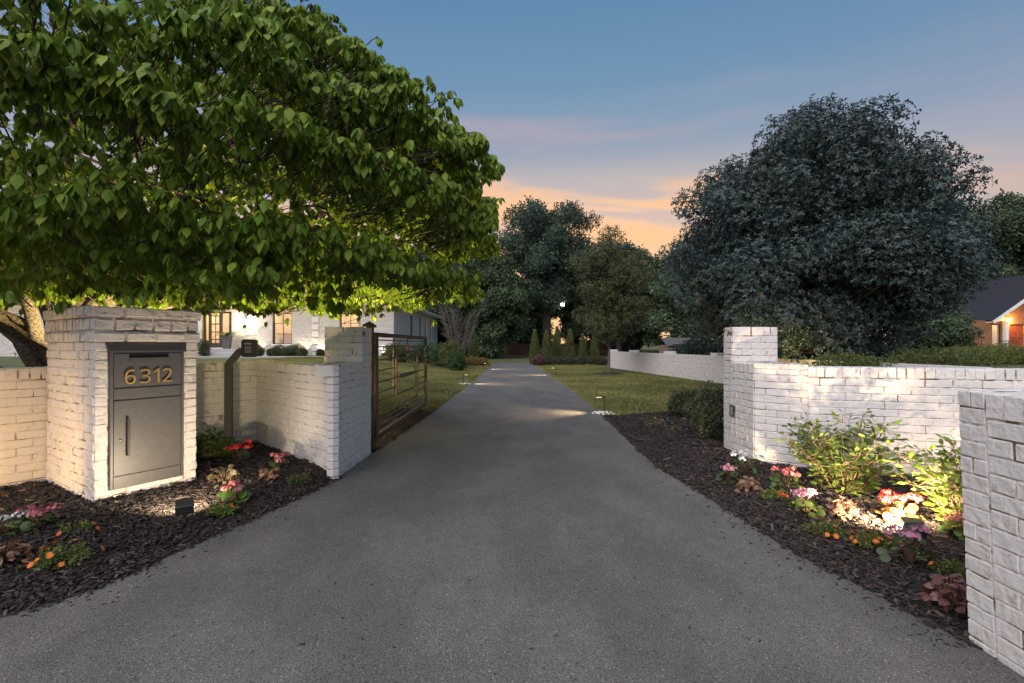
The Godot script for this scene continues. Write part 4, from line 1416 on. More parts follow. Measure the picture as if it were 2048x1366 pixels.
# kind: rosette of round leaves under flower heads, or broad painted leaves, or a ferny mound with daisies
func bedding(called: String, label: String, kind: String, x: float, dist: float, size: float, leaf_col: Color, petals: Array = []) -> void:
	var t := thing(called, label, "flower" if petals else "plant", d(x, dist, 0.045), rng.randf() * TAU)
	var m := MB.new()
	var xf := []
	var cs := []
	if kind == "mound":
		for i in 70:
			var q := rdir(); q.y = absf(q.y)
			var tip := Vector3(q.x, q.y * 0.45 + 0.12, q.z) * size * rng.randf_range(0.6, 1.0)
			m.tube(PackedVector3Array([Vector3(q.x * 0.02, -0.03, q.z * 0.02), tip * 0.55 + Vector3(0, 0.015, 0), tip]), PackedFloat32Array([0.002, 0.0016, 0.001]), 3, Color.WHITE, false)
			for k in 12:
				var u := rng.randf_range(0.3, 1.05)
				xf.append(aim(rdir() + q * 0.6, Vector3.UP + rdir(), 0.022 * rng.randf_range(0.6, 1.3), tip * u))
				cs.append(vary(leaf_col, 0.25))
		part("stem", m.mesh(), M.twig, t)
		copies("foliage", S.small_leaf, M.small_leaf, t, xf, cs)
		if petals:
			var fm := daisy(petals[0], petals[1])
			for i in int(petals[2]):
				var q := rdir(); q.y = absf(q.y) * 0.6 + 0.2
				var o := Vector3(q.x, q.y * 0.6 + 0.12, q.z) * size * rng.randf_range(0.8, 1.12)
				var b := Basis(Quaternion(Vector3.UP, (q + Vector3(0, 0.5, 0)).normalized())) * Basis.from_scale(Vector3.ONE * rng.randf_range(0.013, 0.019))
				part("flower", fm, M.petal, t, Transform3D(b, o))
		return
	var n: int = {"rosette": 28, "broad": 54, "begonia": 34, "leafy": 46}[kind]
	var shape: Mesh = {"rosette": S.round_leaf, "broad": S.broad_leaf, "begonia": S.round_leaf, "leafy": S.oval_leaf}[kind]
	var lsize: float = {"rosette": 0.055, "broad": 0.052, "begonia": 0.056, "leafy": 0.058}[kind]
	for i in n:
		var a := i * 2.4 + rng.randf_range(-0.3, 0.3)
		var up := float(i) / n
		var r := size * (1.0 - 0.65 * up) * rng.randf_range(0.35, 0.75)
		var o := Vector3(cos(a) * r, size * (0.12 + 0.75 * up), sin(a) * r)
		m.tube(PackedVector3Array([Vector3(0, -0.03, 0), o * 0.5 + Vector3(0, 0.02, 0), o]), PackedFloat32Array([0.0045, 0.0035, 0.002]), 4, Color.WHITE, false)
		var dir := Vector3(cos(a), rng.randf_range(-0.6, 0.5), sin(a)) + rdir() * 0.4
		xf.append(aim(dir, Vector3.UP + rdir() * 0.75, lsize * rng.randf_range(0.75, 1.2), o))
		cs.append(vary(leaf_col, 0.2))
	part("stem", m.mesh(), M.twig, t)
	leaves(t, shape, M.small_leaf, xf, cs, 300)
	if petals:
		var heads: int = petals[-1]
		for i in heads:
			var a := i * 2.4 + 0.6
			var r := size * (0.0 if i == 0 else rng.randf_range(0.3, 0.62))
			var fm := floret_head(22, 0.038, 0.0125, petals.slice(0, -1))
			part("flower_head", fm, M.petal, t, Transform3D(Basis.from_scale(Vector3.ONE * rng.randf_range(0.85, 1.25)), Vector3(cos(a) * r, size * rng.randf_range(0.85, 1.08), sin(a) * r)))

func make_beds() -> void:
	var pink := [Color(0.46, 0.12, 0.13), Color(0.52, 0.20, 0.20), Color(0.38, 0.09, 0.11)]
	var mauve := [Color(0.50, 0.20, 0.28), Color(0.58, 0.28, 0.34)]
	var red := [Color(0.66, 0.03, 0.03), Color(0.75, 0.06, 0.05)]
	var white := [Color(0.75, 0.75, 0.72), Color(0.8, 0.8, 0.78)]
	var orange := [Color(0.72, 0.17, 0.025), Color(0.75, 0.36, 0.05)]
	var lime := Color(0.13, 0.20, 0.03)
	var green := Color(0.06, 0.12, 0.03)
	var tan := Color(0.26, 0.15, 0.085)
	var rust := Color(0.22, 0.08, 0.06)
	# bed round the letterbox
	bedding("flowering_succulent", "rose pink flowers over broad leaves left of the letterbox pillar", "rosette", -2.98, 3.02, 0.15, green, pink + [5])
	bedding("bedding_plant", "small yellow green mound close to the letterbox pillar corner", "mound", -2.74, 3.02, 0.13, lime, [Color(0.6, 0.12, 0.04), Color(0.6, 0.3, 0.05), 4])
	bedding("daisy_plant", "sprawling orange daisies in the bed below the letterbox", "mound", -2.47, 2.64, 0.17, Color(0.09, 0.15, 0.025), orange + [15])
	bedding("white_flower", "white flower with bright green leaves beside the pink succulent", "leafy", -3.10, 2.92, 0.14, Color(0.12, 0.22, 0.04), white + [2])
	bedding("coleus", "dry brown coleus in front of the white flower", "broad", -2.76, 2.62, 0.14, tan)
	leafy_shrub("fresh green shrub in the corner between letterbox pillar and keypad post", d(-3.12, 4.95, 0.04), 0.38, 0.21, 30, 26, 0.06, Color(0.085, 0.17, 0.03))
	bedding("begonia", "red begonia at the foot of the keypad post", "begonia", -2.70, 4.72, 0.20, Color(0.06, 0.09, 0.03), red + [6])
	bedding("coleus", "pale veined coleus between the red begonia and the pink flowers", "broad", -2.40, 4.02, 0.20, Color(0.24, 0.19, 0.10))
	bedding("flowering_succulent", "pink flowers over lime leaves right of the letterbox spotlight", "rosette", -2.11, 3.64, 0.13, Color(0.10, 0.17, 0.03), pink + [4])
	bedding("daisy_plant", "little orange daisies next to the letterbox spotlight", "mound", -2.06, 3.42, 0.10, lime, orange + [5])
	bedding("flowering_succulent", "pink flower ball against the slanting wall", "rosette", -2.16, 4.46, 0.15, Color(0.04, 0.07, 0.025), pink + [5])
	bedding("coleus", "brown leafed plant in front of the slanting wall", "broad", -2.08, 4.14, 0.15, tan)
	bedding("bedding_plant", "low green mound by the corner of the hinge pier", "mound", -1.84, 4.16, 0.13, Color(0.09, 0.12, 0.03), [Color(0.4, 0.1, 0.05), Color(0.4, 0.2, 0.05), 3])
	# bed under the right-hand wall
	bedding("flowering_succulent", "pink flowers at the latch pier corner nearest the drive", "rosette", 1.88, 4.17, 0.13, Color(0.07, 0.08, 0.03), mauve + [4])
	bedding("white_flower", "white flower heads over dark leaves against the latch pier", "leafy", 2.10, 4.36, 0.21, Color(0.04, 0.085, 0.022), white + [6])
	bedding("coleus", "withered tan plant between the white and pink flowers", "broad", 1.93, 3.92, 0.11, tan)
	bedding("flowering_succulent", "salmon pink flowers in front of the large shrub", "rosette", 2.22, 3.90, 0.17, Color(0.10, 0.15, 0.03), pink + [5])
	bedding("bedding_plant", "yellow green mound with red tips before the salmon flowers", "mound", 2.04, 3.74, 0.12, lime, [Color(0.62, 0.06, 0.04), Color(0.5, 0.1, 0.04), 6])
	bedding("flowering_succulent", "violet pink flowers with lime round leaves in mid bed", "rosette", 2.07, 3.40, 0.14, Color(0.13, 0.18, 0.03), mauve + [4])
	bedding("coleus", "curled copper coleus lit beside the violet flowers", "broad", 2.27, 3.30, 0.15, Color(0.30, 0.14, 0.09))
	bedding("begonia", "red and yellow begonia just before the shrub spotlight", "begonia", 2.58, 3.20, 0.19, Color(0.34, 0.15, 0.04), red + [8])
	bedding("daisy_plant", "low orange daisies left of the shrub spotlight", "mound", 2.00, 3.05, 0.13, Color(0.10, 0.13, 0.02), orange + [6])
	bedding("daisy_plant", "orange and yellow daisy mound before the shrub spotlight", "mound", 2.14, 2.86, 0.14, Color(0.12, 0.13, 0.02), orange + [8])
	bedding("flowering_succulent", "lilac flowers hiding the foot of the shrub spotlight", "rosette", 2.20, 2.66, 0.15, Color(0.06, 0.09, 0.03), [Color(0.42, 0.17, 0.26), Color(0.50, 0.24, 0.32), 5])
	bedding("daisy_plant", "orange daisies tucked against the leaning end pier", "mound", 2.30, 2.52, 0.11, Color(0.09, 0.12, 0.02), orange + [6])
	bedding("coleus", "wilted mauve coleus at the foot of the leaning end pier", "broad", 2.02, 2.22, 0.13, Color(0.24, 0.10, 0.09))
	bedding("flowering_succulent", "pale pink flowers under the shrub by the leaning pier", "rosette", 2.74, 2.92, 0.14, Color(0.12, 0.18, 0.03), pink + [3])
	leafy_shrub("large yellow green shrub with red stems in front of the latch pier", d(2.66, 3.85, 0.04), 0.80, 0.50, 60, 34, 0.060, Color(0.125, 0.175, 0.03))
	leafy_shrub("bright yellow green shrub beside the leaning end pier", d(2.93, 3.05, 0.04), 0.74, 0.40, 44, 30, 0.060, Color(0.16, 0.21, 0.03))
	leafy_shrub("tiny seedling at the foot of the dappled wall", d(3.28, 4.05, 0.04), 0.16, 0.12, 7, 6, 0.045, Color(0.10, 0.15, 0.03))
	# dark clipped shrubs behind the latch pier
	bush("boxwood", "dark green shrub with yellow tips growing against the latch pier", d(2.62, 6.05, 0.04), Vector3(0.40, 0.36, 0.4), 1500, 0.075, Color(0.055, 0.07, 0.028), {"loose": 0.25})
	bush("boxwood", "smaller dark shrub at the lawn edge behind the latch pier", d(2.85, 7.75, 0.03), Vector3(0.30, 0.27, 0.3), 900, 0.075, Color(0.05, 0.065, 0.028), {"loose": 0.3})
	leafy_shrub("sparse yellowish sprig in the dark mulch", d(2.08, 7.05, 0.03), 0.16, 0.22, 9, 7, 0.05, Color(0.14, 0.13, 0.04))
	leafy_shrub("second sparse sprig in the dark mulch, nearer the gate", d(2.22, 6.55, 0.03), 0.12, 0.18, 7, 6, 0.045, Color(0.16, 0.13, 0.05))
	# shrubs up the drive
	for q in [
		["rounded dark shrub by the house lawn edge", -3.55, 24.4, 0.75, 0.62, green * 0.7], ["bushy yellow green shrub beside the bare tree", -2.95, 23.6, 0.62, 0.75, Color(0.10, 0.11, 0.03)],
		["small dark shrub at the drive bend", -2.55, 22.2, 0.45, 0.45, green * 0.7], ["broad dark shrub near the house gable", -4.7, 25.5, 0.9, 0.6, green * 0.65], ["olive shrub beside the air vent", -5.6, 23.6, 0.75, 0.5, Color(0.085, 0.095, 0.025)],
		["golden flowering ground shrub left of the drive end", -2.15, 27.6, 0.85, 0.27, Color(0.20, 0.13, 0.035)], ["dusky pink shrub at the foot of the first cypress", 1.55, 27.7, 0.36, 0.32, Color(0.12, 0.065, 0.05)]]:
		bush("garden_shrub", q[0], d(q[1], q[2], gy(q[1], q[2])), Vector3(q[3], q[4], q[3]), 700, 0.17, q[5], {"loose": 0.25, "group": "shrubs up the drive"})
	for i in 6:
		bush("low_shrub", "low dark shrub " + ["at the foot of the second cypress", "between the second and third cypress", "before the tallest cypress", "between the tallest and fourth cypress", "before the fifth cypress", "before the last cypress by the white wall"][i], d(2.15 + 0.66 * i, 28.3 + 0.1 * i, 0.0), Vector3(0.36, 0.26, 0.33), 320, 0.13, Color(0.06, 0.062, 0.028), {"loose": 0.3, "group": "low shrubs before the cypresses"})
	for i in 3:
		bush("dark_hedge", "dark loose bush over the long white wall, " + ["farthest along, next to the shed", "second from the shed", "third from the shed"][i], d(8.6 + 1.5 * i, 21.5 - 2.9 * i, 0.25), Vector3(1.25, 0.75, 1.2), 900, 0.24, Color(0.03, 0.045, 0.028), {"loose": 0.3, "group": "bushes behind the long wall"})
	bush("round_bush", "round bush directly beside the big round tree trunk", d(6.75, 9.6, 0.1), Vector3(0.85, 0.52, 0.7), 1800, 0.10, Color(0.09, 0.115, 0.03), {"loose": 0.25})
	bush("round_bush", "wide spreading bush under the big round tree", d(8.7, 9.9, 0.2), Vector3(1.2, 0.5, 0.8), 2200, 0.10, Color(0.09, 0.115, 0.03), {"loose": 0.25})
	for i in 4:
		bush("hedge", ["clipped hedge bush, first in front of the orange brick house", "clipped hedge bush, second in front of the orange brick house", "clipped hedge bush below the red door", "clipped hedge bush at the far end below the red door"][i], d(17.6 + 1.75 * i, 18.6 + 0.3 * i, 0.35), Vector3(1.15, 0.42 + 0.05 * (i % 2), 0.9), 1500, 0.13, Color(0.13, 0.155, 0.035), {"loose": 0.15, "category": "hedge"})
	# bare fan of twigs
	var t := thing("bare_tree", "bare many-stemmed small tree with a fan of grey twigs", "tree", d(-2.72, 24.6, 0.0))
	var m := MB.new()
	for i in 16:
		var a := rng.randf() * TAU
		var tip := Vector3(cos(a) * rng.randf_range(0.2, 1.0), rng.randf_range(2.2, 3.3), sin(a) * rng.randf_range(0.2, 0.9))
		limb(m, Vector3(0, -0.05, 0), tip, 0.035, 0.006, 0.03, 5, 6, 0.03)
		for k in 22:
			var u := rng.randf_range(0.4, 1.0)
			var q := tip * u
			limb(m, q, q + Vector3(cos(a) * 0.25 + rng.randf_range(-0.3, 0.3), rng.randf_range(0.25, 0.7), sin(a) * 0.25 + rng.randf_range(-0.3, 0.3)), 0.010, 0.004, 0.02, 3, 3, 0.06)
	part("branches", m.mesh(), M.grey_twig, t)

# ---------- the white house ----------
# wall panel pieces round openings [x0, x1, y0, y1] on a wall running along u from 0 to L
func panels(m: MB, L: float, y0: float, y1: float, cuts: Array, place: Transform3D, thick: float) -> void:
	var xs := [0.0]
	for c in cuts:
		xs.append(c[0]); xs.append(c[1])
	xs.append(L)
	for i in range(0, xs.size(), 2):
		if xs[i + 1] - xs[i] > 0.01:
			m.box(place * Transform3D(Basis(), Vector3((xs[i] + xs[i + 1]) * 0.5, (y0 + y1) * 0.5, -thick * 0.5)), Vector3(xs[i + 1] - xs[i], y1 - y0, thick))
	for c in cuts:
		if c[2] > y0 + 0.01: m.box(place * Transform3D(Basis(), Vector3((c[0] + c[1]) * 0.5, (y0 + c[2]) * 0.5, -thick * 0.5)), Vector3(c[1] - c[0], c[2] - y0, thick))
		if c[3] < y1 - 0.01: m.box(place * Transform3D(Basis(), Vector3((c[0] + c[1]) * 0.5, (y1 + c[3]) * 0.5, -thick * 0.5)), Vector3(c[1] - c[0], y1 - c[3], thick))

# a glazed window standing in an opening, with frame, sill, panes and glazing bars
func window(t: Node3D, place: Transform3D, c: Array, cols: int, rows: int, frame := 0.05) -> void:
	var w: float = c[1] - c[0]
	var h: float = c[3] - c[2]
	var o := place * Transform3D(Basis(), Vector3((c[0] + c[1]) * 0.5, c[2], -0.10))
	var m := MB.new()
	for s in [-1, 1]: m.at(s * (w - frame) * 0.5, h * 0.5, 0, frame, h, 0.08)
	m.at(0, frame * 0.5, 0, w - frame * 2, frame, 0.08)
	m.at(0, h - frame * 0.5, 0, w - frame * 2, frame, 0.08)
	for i in range(1, cols): m.at(-w * 0.5 + w * i / cols, h * 0.5, 0, 0.025, h - frame * 2, 0.05)
	for i in range(1, rows): m.at(0, h * i / rows, 0.001, w - frame * 2, 0.022, 0.045)
	var f := part("window", m.mesh(), M.bronze_frame, t, o)
	m = MB.new()
	m.at(0, -0.03, 0.09, w + 0.16, 0.06, 0.16, 0.005)
	part("sill", m.mesh(), M.white_paint, f)
	var pw := (w - frame * 2) / cols
	var ph := (h - frame * 2) / rows
	for i in cols:
		for k in rows:
			m = MB.new()
			m.at(-w * 0.5 + frame + pw * (i + 0.5), frame + ph * (k + 0.5), -0.005, pw - 0.02, ph - 0.02, 0.006)
			part("pane", m.mesh(), M.glass, f)

# the room behind a window: floor, ceiling, walls, a glowing ceiling lamp
func room(t: Node3D, place: Transform3D, x0: float, x1: float, y0: float, y1: float, deep: float, energy: float, back: Material) -> Node3D:
	var m := MB.new()
	var z0 := -0.26
	var z1 := -0.26 - deep
	var q := func(x, y, z): return place * Vector3(x, y, z)
	var mid: Vector3 = q.call((x0 + x1) * 0.5, (y0 + y1) * 0.5, (z0 + z1) * 0.5)
	for e in [[x0, x0, y0, y1], [x1, x1, y0, y1]]:
		m.quad(q.call(e[0], y0, z0), q.call(e[0], y1, z0), q.call(e[0], y1, z1), q.call(e[0], y0, z1), mid - q.call(e[0], y0, z0))
	m.quad(q.call(x0, y1, z0), q.call(x1, y1, z0), q.call(x1, y1, z1), q.call(x0, y1, z1), Vector3.DOWN)
	m.quad(q.call(x0, y0, z1), q.call(x1, y0, z1), q.call(x1, y1, z1), q.call(x0, y1, z1), place.basis.z)
	var o := part("room", m.mesh(), back, t)
	m = MB.new()
	m.quad(q.call(x0, y0, z0), q.call(x1, y0, z0), q.call(x1, y0, z1), q.call(x0, y0, z1), Vector3.UP)
	part("floor", m.mesh(), M.tan_wood, o)
	var lamp: Vector3 = q.call((x0 + x1) * 0.5, y1 - 0.05, z0 * 0.45 + z1 * 0.55)
	m = MB.new()
	m.box(Transform3D(place.basis, lamp), Vector3(0.7, 0.05, 0.25), 0.01)
	part("ceiling_lamp", m.mesh(), M.warm_lens, o)
	lamp_omni(t, lamp - Vector3(0, 0.2, 0), energy, Color(1.0, 0.76, 0.42), 0.12)
	return o

# stepped shingle courses from the eave edge (a, b) to the ridge edge (e, f)
func shingles(m: MB, a: Vector3, b: Vector3, e: Vector3, f: Vector3, n: int) -> void:
	var up := ((b - a).cross(e - a)).normalized()
	if up.y < 0: up = -up
	for i in n:
		var t0 := float(i) / n
		var t1 := float(i + 1) / n
		var l0 := a.lerp(e, t0) + up * 0.022
		var r0 := b.lerp(f, t0) + up * 0.022
		var l1 := a.lerp(e, t1)
		var r1 := b.lerp(f, t1)
		m.quad(l0, r0, r1, l1, up)
		m.quad(a.lerp(e, t0), b.lerp(f, t0), r0, l0, (a - e))

func make_house() -> void:
	var z := -26.0
	var base := 0.45
	var top := 3.36
	var x0 := -31.0
	var x1 := -6.4
	var t := thing("white_house", "low white brick house with lit windows and dark slate roof", "house", d(-18, 26, base))
	var P := Transform3D(Basis(), Vector3(x0 + 18.0, -base, 0))
	var cut := func(a, b, y0, y1): return [a - x0, b - x0, y0, y1]
	var cuts := [cut.call(-24.2, -22.9, 1.22, 2.93), cut.call(-16.75, -15.2, 1.06, 3.02), cut.call(-12.95, -11.92, 1.22, 2.93), cut.call(-9.32, -8.22, 1.22, 2.93)]
	var m := MB.new()
	panels(m, x1 - x0, base - 0.3, top, cuts, P, 0.25)
	part("front_wall", m.mesh(), M.house_joint, t)
	# side wall towards the drive
	var PS := Transform3D(Basis(Vector3(0, 0, -1), Vector3.UP, Vector3(1, 0, 0)), Vector3(x1 + 18.0, -base, -0.25))
	var side_cuts := []
	for q in [30.2, 33.1, 35.1, 37.4]: side_cuts.append([q - 26.25, q - 26.25 + 0.8, 1.5, 3.1])
	m = MB.new()
	panels(m, 15.0, base - 0.3, top, side_cuts, PS, 0.25)
	part("side_wall", m.mesh(), M.house_brick, t)
	m = MB.new()
	m.at(-12.75, 1.4, -15.1, 25.0, 3.2, 0.2)
	m.at(-12.9, 1.4, -7.6, 0.2, 3.2, 14.7)
	part("back_wall", m.mesh(), M.house_brick, t)
	# rough brickwork on the two visible walls
	var xf := []
	var wc := []
	for c in cuts: wc.append([c[0] - 0.01, c[1] + 0.01, c[2], c[3]])
	lay(xf, Vector2(x0, 26), Vector2(x1, 26), Vector2(0, -1), 0.3, 3.20, {"cuts": wc, "uneven": 0.016, "proud": 0.020, "joint": 0.013})
	wc = []
	for c in side_cuts: wc.append([c[0] + 0.25, c[1] + 0.25, c[2], c[3]])
	lay(xf, Vector2(x1, 26), Vector2(x1, 41.2), Vector2(1, 0), 0.3, 3.30, {"cuts": wc, "uneven": 0.006, "proud": 0.012, "joint": 0.012})
	for i in xf.size(): xf[i].origin -= t.position
	copies("brickwork", S.split0, M.house_brick, t, xf)
	# quoin strip: proud blocks with gaps
	for i in 7:
		m = MB.new()
		m.at(7.37, 0.18 + i * 0.385, 0.03, 0.36, 0.30, 0.09, 0.008)
		part("quoin", m.mesh(), M.house_brick, t)
	# frieze, fascia, soffit with a light strip
	m = MB.new()
	m.at(-0.75, 2.84, 0.04, 24.7, 0.16, 0.09, 0.005)
	part("frieze", m.mesh(), M.white_paint, t)
	m = MB.new()
	m.at(-0.7, 2.945, 0.28, 24.9, 0.03, 0.62)
	m.at(11.9, 2.945, -7.4, 0.6, 0.03, 14.7)
	part("soffit", m.mesh(), M.white_paint, t)
	m = MB.new()
	m.at(-0.7, 3.0, 0.60, 25.1, 0.15, 0.03, 0.004)
	m.at(12.22, 3.0, -7.2, 0.03, 0.15, 15.5, 0.004)
	var fas := part("fascia", m.mesh(), M.white_paint, t)
	m = MB.new()
	m.at(-0.7, 3.07, 0.66, 25.2, 0.09, 0.09, 0.02)
	part("gutter", m.mesh(), M.planter_grey, fas)
	m = MB.new()
	m.at(0.3, 2.926, 0.42, 22.8, 0.006, 0.03)
	part("light_strip", m.mesh(), M.strip_lens, t)
	var al := AreaLight3D.new()
	al.name = "strip_glow"
	t.add_child(al)
	al.position = Vector3(0.3, 2.915, 0.42)
	al.rotation.x = -PI / 2
	al.area_size = Vector2(22.8, 0.05)
	al.light_energy = 5.0
	al.light_color = Color(1.0, 0.72, 0.40).linear_to_srgb()
	al.area_range = 30.0
	al.shadow_enabled = true
	# hipped roof in slate courses
	m = MB.new()
	var E := [Vector3(-13.4, 3.09, 0.66), Vector3(12.28, 3.09, 0.66), Vector3(12.28, 3.09, -15.6), Vector3(-13.4, 3.09, -15.6)]
	var R := [Vector3(-6.0, 6.3, -7.4), Vector3(4.6, 6.3, -7.4)]
	shingles(m, E[0], E[1], R[0], R[1], 46)
	shingles(m, E[1], E[2], R[1], R[1] + Vector3(0, 0, -0.01), 40)
	shingles(m, E[2], E[3], R[1], R[0], 20)
	shingles(m, E[3], E[0], R[0], R[0] + Vector3(0, 0, 0.01), 20)
	part("roof", m.mesh(), M.roof_slate, t)
	# windows and the rooms behind them
	var W := P
	for c in [cuts[0], cuts[2], cuts[3]]: window(t, W, c, 2, 3)
	for c in side_cuts: window(t, PS, c, 1, 2, 0.04)
	room(t, P, cuts[0][0] - 1.0, cuts[0][1] + 1.0, 1.0, 3.3, 3.0, 1.6, M.cream_wall)
	var r := room(t, P, cuts[2][0] - 1.0, cuts[2][1] + 1.2, 0.95, 3.3, 2.8, 2.6, M.cream_wall)
	m = MB.new()
	var kx: float = cuts[2][0] - 13.0
	m.at(kx + 0.5, 1.05, -2.9, 2.4, 0.75, 0.5, 0.01)
	part("kitchen_counter", m.mesh(), M.tan_wood, r)
	m = MB.new()
	m.at(kx + 0.45, 1.42, -2.85, 0.7, 0.12, 0.4, 0.01)
	part("hob", m.mesh(), M.black_plastic, r)
	m = MB.new()
	m.at(kx + 0.2, 1.70, -2.9, 0.7, 0.05, 0.25)
	m.at(kx + 0.2, 2.25, -2.9, 0.7, 0.05, 0.25)
	part("shelf", m.mesh(), M.tan_wood, r)
	r = room(t, P, cuts[3][0] - 0.8, cuts[3][1] + 0.8, 0.95, 3.3, 2.6, 1.9, M.cream_wall)
	m = MB.new()
	m.at(cuts[3][0] - 13.0 + 0.38, 1.4, -2.6, 0.42, 2.1, 0.06, 0.01)
	part("inner_door", m.mesh(), M.tan_wood, r)
	room(t, PS, 3.0, 13.0, 0.95, 3.3, 3.0, 3.0, M.cream_wall)
	# entrance: bronze frame, glazed door and side light
	var dx: float = cuts[1][0] - 13.0
	m = MB.new()
	for q in [[0.05, 0.1], [0.34, 0.12], [0.93, 0.14], [1.47, 0.16]]: m.at(dx + q[0], 1.59, -0.1, q[1], 1.96, 0.1, 0.005)
	m.at(dx + 0.775, 2.52, -0.1, 1.55, 0.10, 0.1, 0.005)
	m.at(dx + 0.775, 0.645, -0.1, 1.55, 0.07, 0.1, 0.005)
	part("door_frame", m.mesh(), M.bronze_frame, t)
	m = MB.new()
	for y in [0.75, 1.05, 1.45, 1.88, 2.32]: m.at(dx + 0.635, y, -0.1, 0.47, 0.05 if y > 0.8 else 0.20, 0.05, 0.003)
	m.at(dx + 0.635, 1.6, -0.1, 0.03, 1.6, 0.04)
	var door := part("glazed_door", m.mesh(), M.bronze_frame, t)
	m = MB.new()
	m.at(dx + 0.635, 1.59, -0.115, 0.46, 1.8, 0.006)
	part("pane", m.mesh(), M.glass, door)
	m = MB.new()
	m.at(dx + 1.19, 1.59, -0.1, 0.38, 1.85, 0.006)
	part("pane", m.mesh(), M.glass, door)
	r = room(t, P, cuts[1][0] - 0.6, cuts[1][1] + 0.8, 1.0, 3.3, 3.2, 3.0, M.cream_wall)
	for i in 6:
		m = MB.new()
		m.at(dx + 0.35 + 0.3 * (i % 3), 1.45 + 0.42 * (i / 3), -3.42, 0.18, 0.28, 0.03, 0.004)
		part("picture", m.mesh(), M.bronze_frame, r)
	m = MB.new()
	m.at(dx - 0.25, 1.55, 0.06, 0.42, 2.3, 0.14, 0.01)
	part("door_surround", m.mesh(), M.white_paint, t)

	# steps
	t = thing("door_step", "grey stone steps up to the glazed house door", "steps", d(-16.0, 25.2, 0.4))
	m = MB.new(); m.at(0, 0.12, 0.35, 3.6, 0.6, 0.9, 0.01)
	part("tread", m.mesh(), M.stone_step, t)
	m = MB.new(); m.at(0, 0.29, -0.18, 3.0, 0.6, 0.7, 0.01)
	part("tread", m.mesh(), M.stone_step, t)
	# wall lamp
	t = thing("wall_lamp", "bright lantern on the white house wall beside the door", "wall lamp", d(-14.4, 25.96, 2.45))
	m = MB.new()
	m.at(0, 0.13, 0.04, 0.12, 0.22, 0.08, 0.01)
	m.at(0, 0.22, 0.12, 0.17, 0.03, 0.17, 0.005)
	part("bracket", m.mesh(), M.black_plastic, t)
	m = MB.new()
	m.ball(Vector3(0, 0.06, 0.14), Vector3(0.085, 0.13, 0.085), 8, 12)
	part("lamp_globe", m.mesh(), M.white_lens, t)
	lamp_omni(t, Vector3(0, 0.06, 0.14), 4.0, Color(1.0, 0.82, 0.56), 0.08)
	# uplights at the foot of the wall
	for q in [[-13.68, "between the wall lamp and the kitchen window"], [-11.25, "right of the kitchen window"], [-10.25, "just past the quoin strip"], [-6.9, "at the house corner"], [-26.6, "at the far end of the house wall"]]:
		bed_lamp("small house spotlight in the shrub bed, " + q[1], d(q[0], 25.72, 0.62), d(q[0], 26.0, 2.6), 1.6, 50.0, Color(1.0, 0.78, 0.48), "uplights along the house wall")
	# planters with ferns
	for q in [[-15.05, "beside the glazed door"], [-17.3, "left of the glazed door"]]:
		t = thing("planter", "tall tapered grey planter %s" % q[1], "planter", d(q[0], 25.35, 0.99), 0.0, "planters at the door")
		m = MB.new()
		var b: Array[float] = [0.20, 0.27]
		for k in 4:
			var a := PI / 4 + TAU * k / 4
			var e := a + TAU / 4
			var lo := Vector3(cos(a), 0, sin(a)) * b[0]
			var l2 := Vector3(cos(e), 0, sin(e)) * b[0]
			var hi := Vector3(cos(a) * b[1], 0.72, sin(a) * b[1])
			var h2 := Vector3(cos(e) * b[1], 0.72, sin(e) * b[1])
			m.quad(lo, l2, h2, hi, Vector3(cos(a + PI / 4), 0, sin(a + PI / 4)))
		m.at(0, 0.70, 0, 0.34, 0.02, 0.34)
		part("pot", m.mesh(), M.planter_grey, t)
		t = thing("fern", "arching green fern with orange blooms in the planter %s" % q[1], "fern", d(q[0], 25.35, 1.70), 0.0, "ferns at the door")
		xf = []
		var cs := []
		for i in 90:
			var a := rng.randf() * TAU
			xf.append(aim(Vector3(cos(a), rng.randf_range(0.3, 1.5), sin(a)), Vector3.UP, rng.randf_range(0.4, 0.72), Vector3(cos(a) * 0.05, 0.0, sin(a) * 0.05)))
			cs.append(vary(Color(0.13, 0.18, 0.035), 0.25))
		copies("foliage", S.strap_leaf, M.small_leaf, t, xf, cs)
		part("flower_head", floret_head(24, 0.12, 0.05, [Color(0.7, 0.16, 0.03), Color(0.6, 0.08, 0.03)]), M.petal, t, Transform3D(Basis(), Vector3(-0.05, 0.08, 0.18)))
	# clipped box balls
	for q in [[-13.25, 25.0, 0.36, "behind the keypad, first from the door"], [-12.35, 25.45, 0.34, "under the kitchen window"], [-12.5, 24.9, 0.24, "small, before the kitchen window"], [-12.1, 24.7, 0.27, "second before the kitchen window"], [-11.6, 25.3, 0.33, "right of the kitchen window"], [-11.5, 24.5, 0.27, "small, right of the kitchen window"], [-11.1, 25.0, 0.38, "large, by the quoin strip"], [-10.65, 24.4, 0.27, "front, by the quoin strip"], [-9.9, 24.8, 0.22, "last, next to the gate pier"], [-12.9, 24.4, 0.26, "low, front row near the kitchen window"]]:
		bush("boxwood_ball", "clipped boxwood ball at the house wall, " + q[3], d(q[0], q[1], gy(q[0], q[1])), Vector3.ONE * q[2], 520, 0.085, Color(0.062, 0.085, 0.02), {"group": "clipped boxwood balls along the house", "loose": 0.05})
	bush("boxwood_cone", "upright clipped boxwood cone beside the door step", d(-15.6, 24.3, gy(-15.6, 24.3)), Vector3(0.3, 0.5, 0.3), 700, 0.085, Color(0.055, 0.08, 0.02), {"loose": 0.05})
	bush("low_hedge", "low clipped hedge in front of the door step", d(-16.4, 23.6, gy(-16.4, 23.6)), Vector3(0.75, 0.2, 0.3), 600, 0.085, Color(0.075, 0.095, 0.02), {"loose": 0.1})
	# path edge of pale stone before the house bed
	m = MB.new(); m.at(0, 0.03, 0, 9.5, 0.10, 0.22, 0.01)
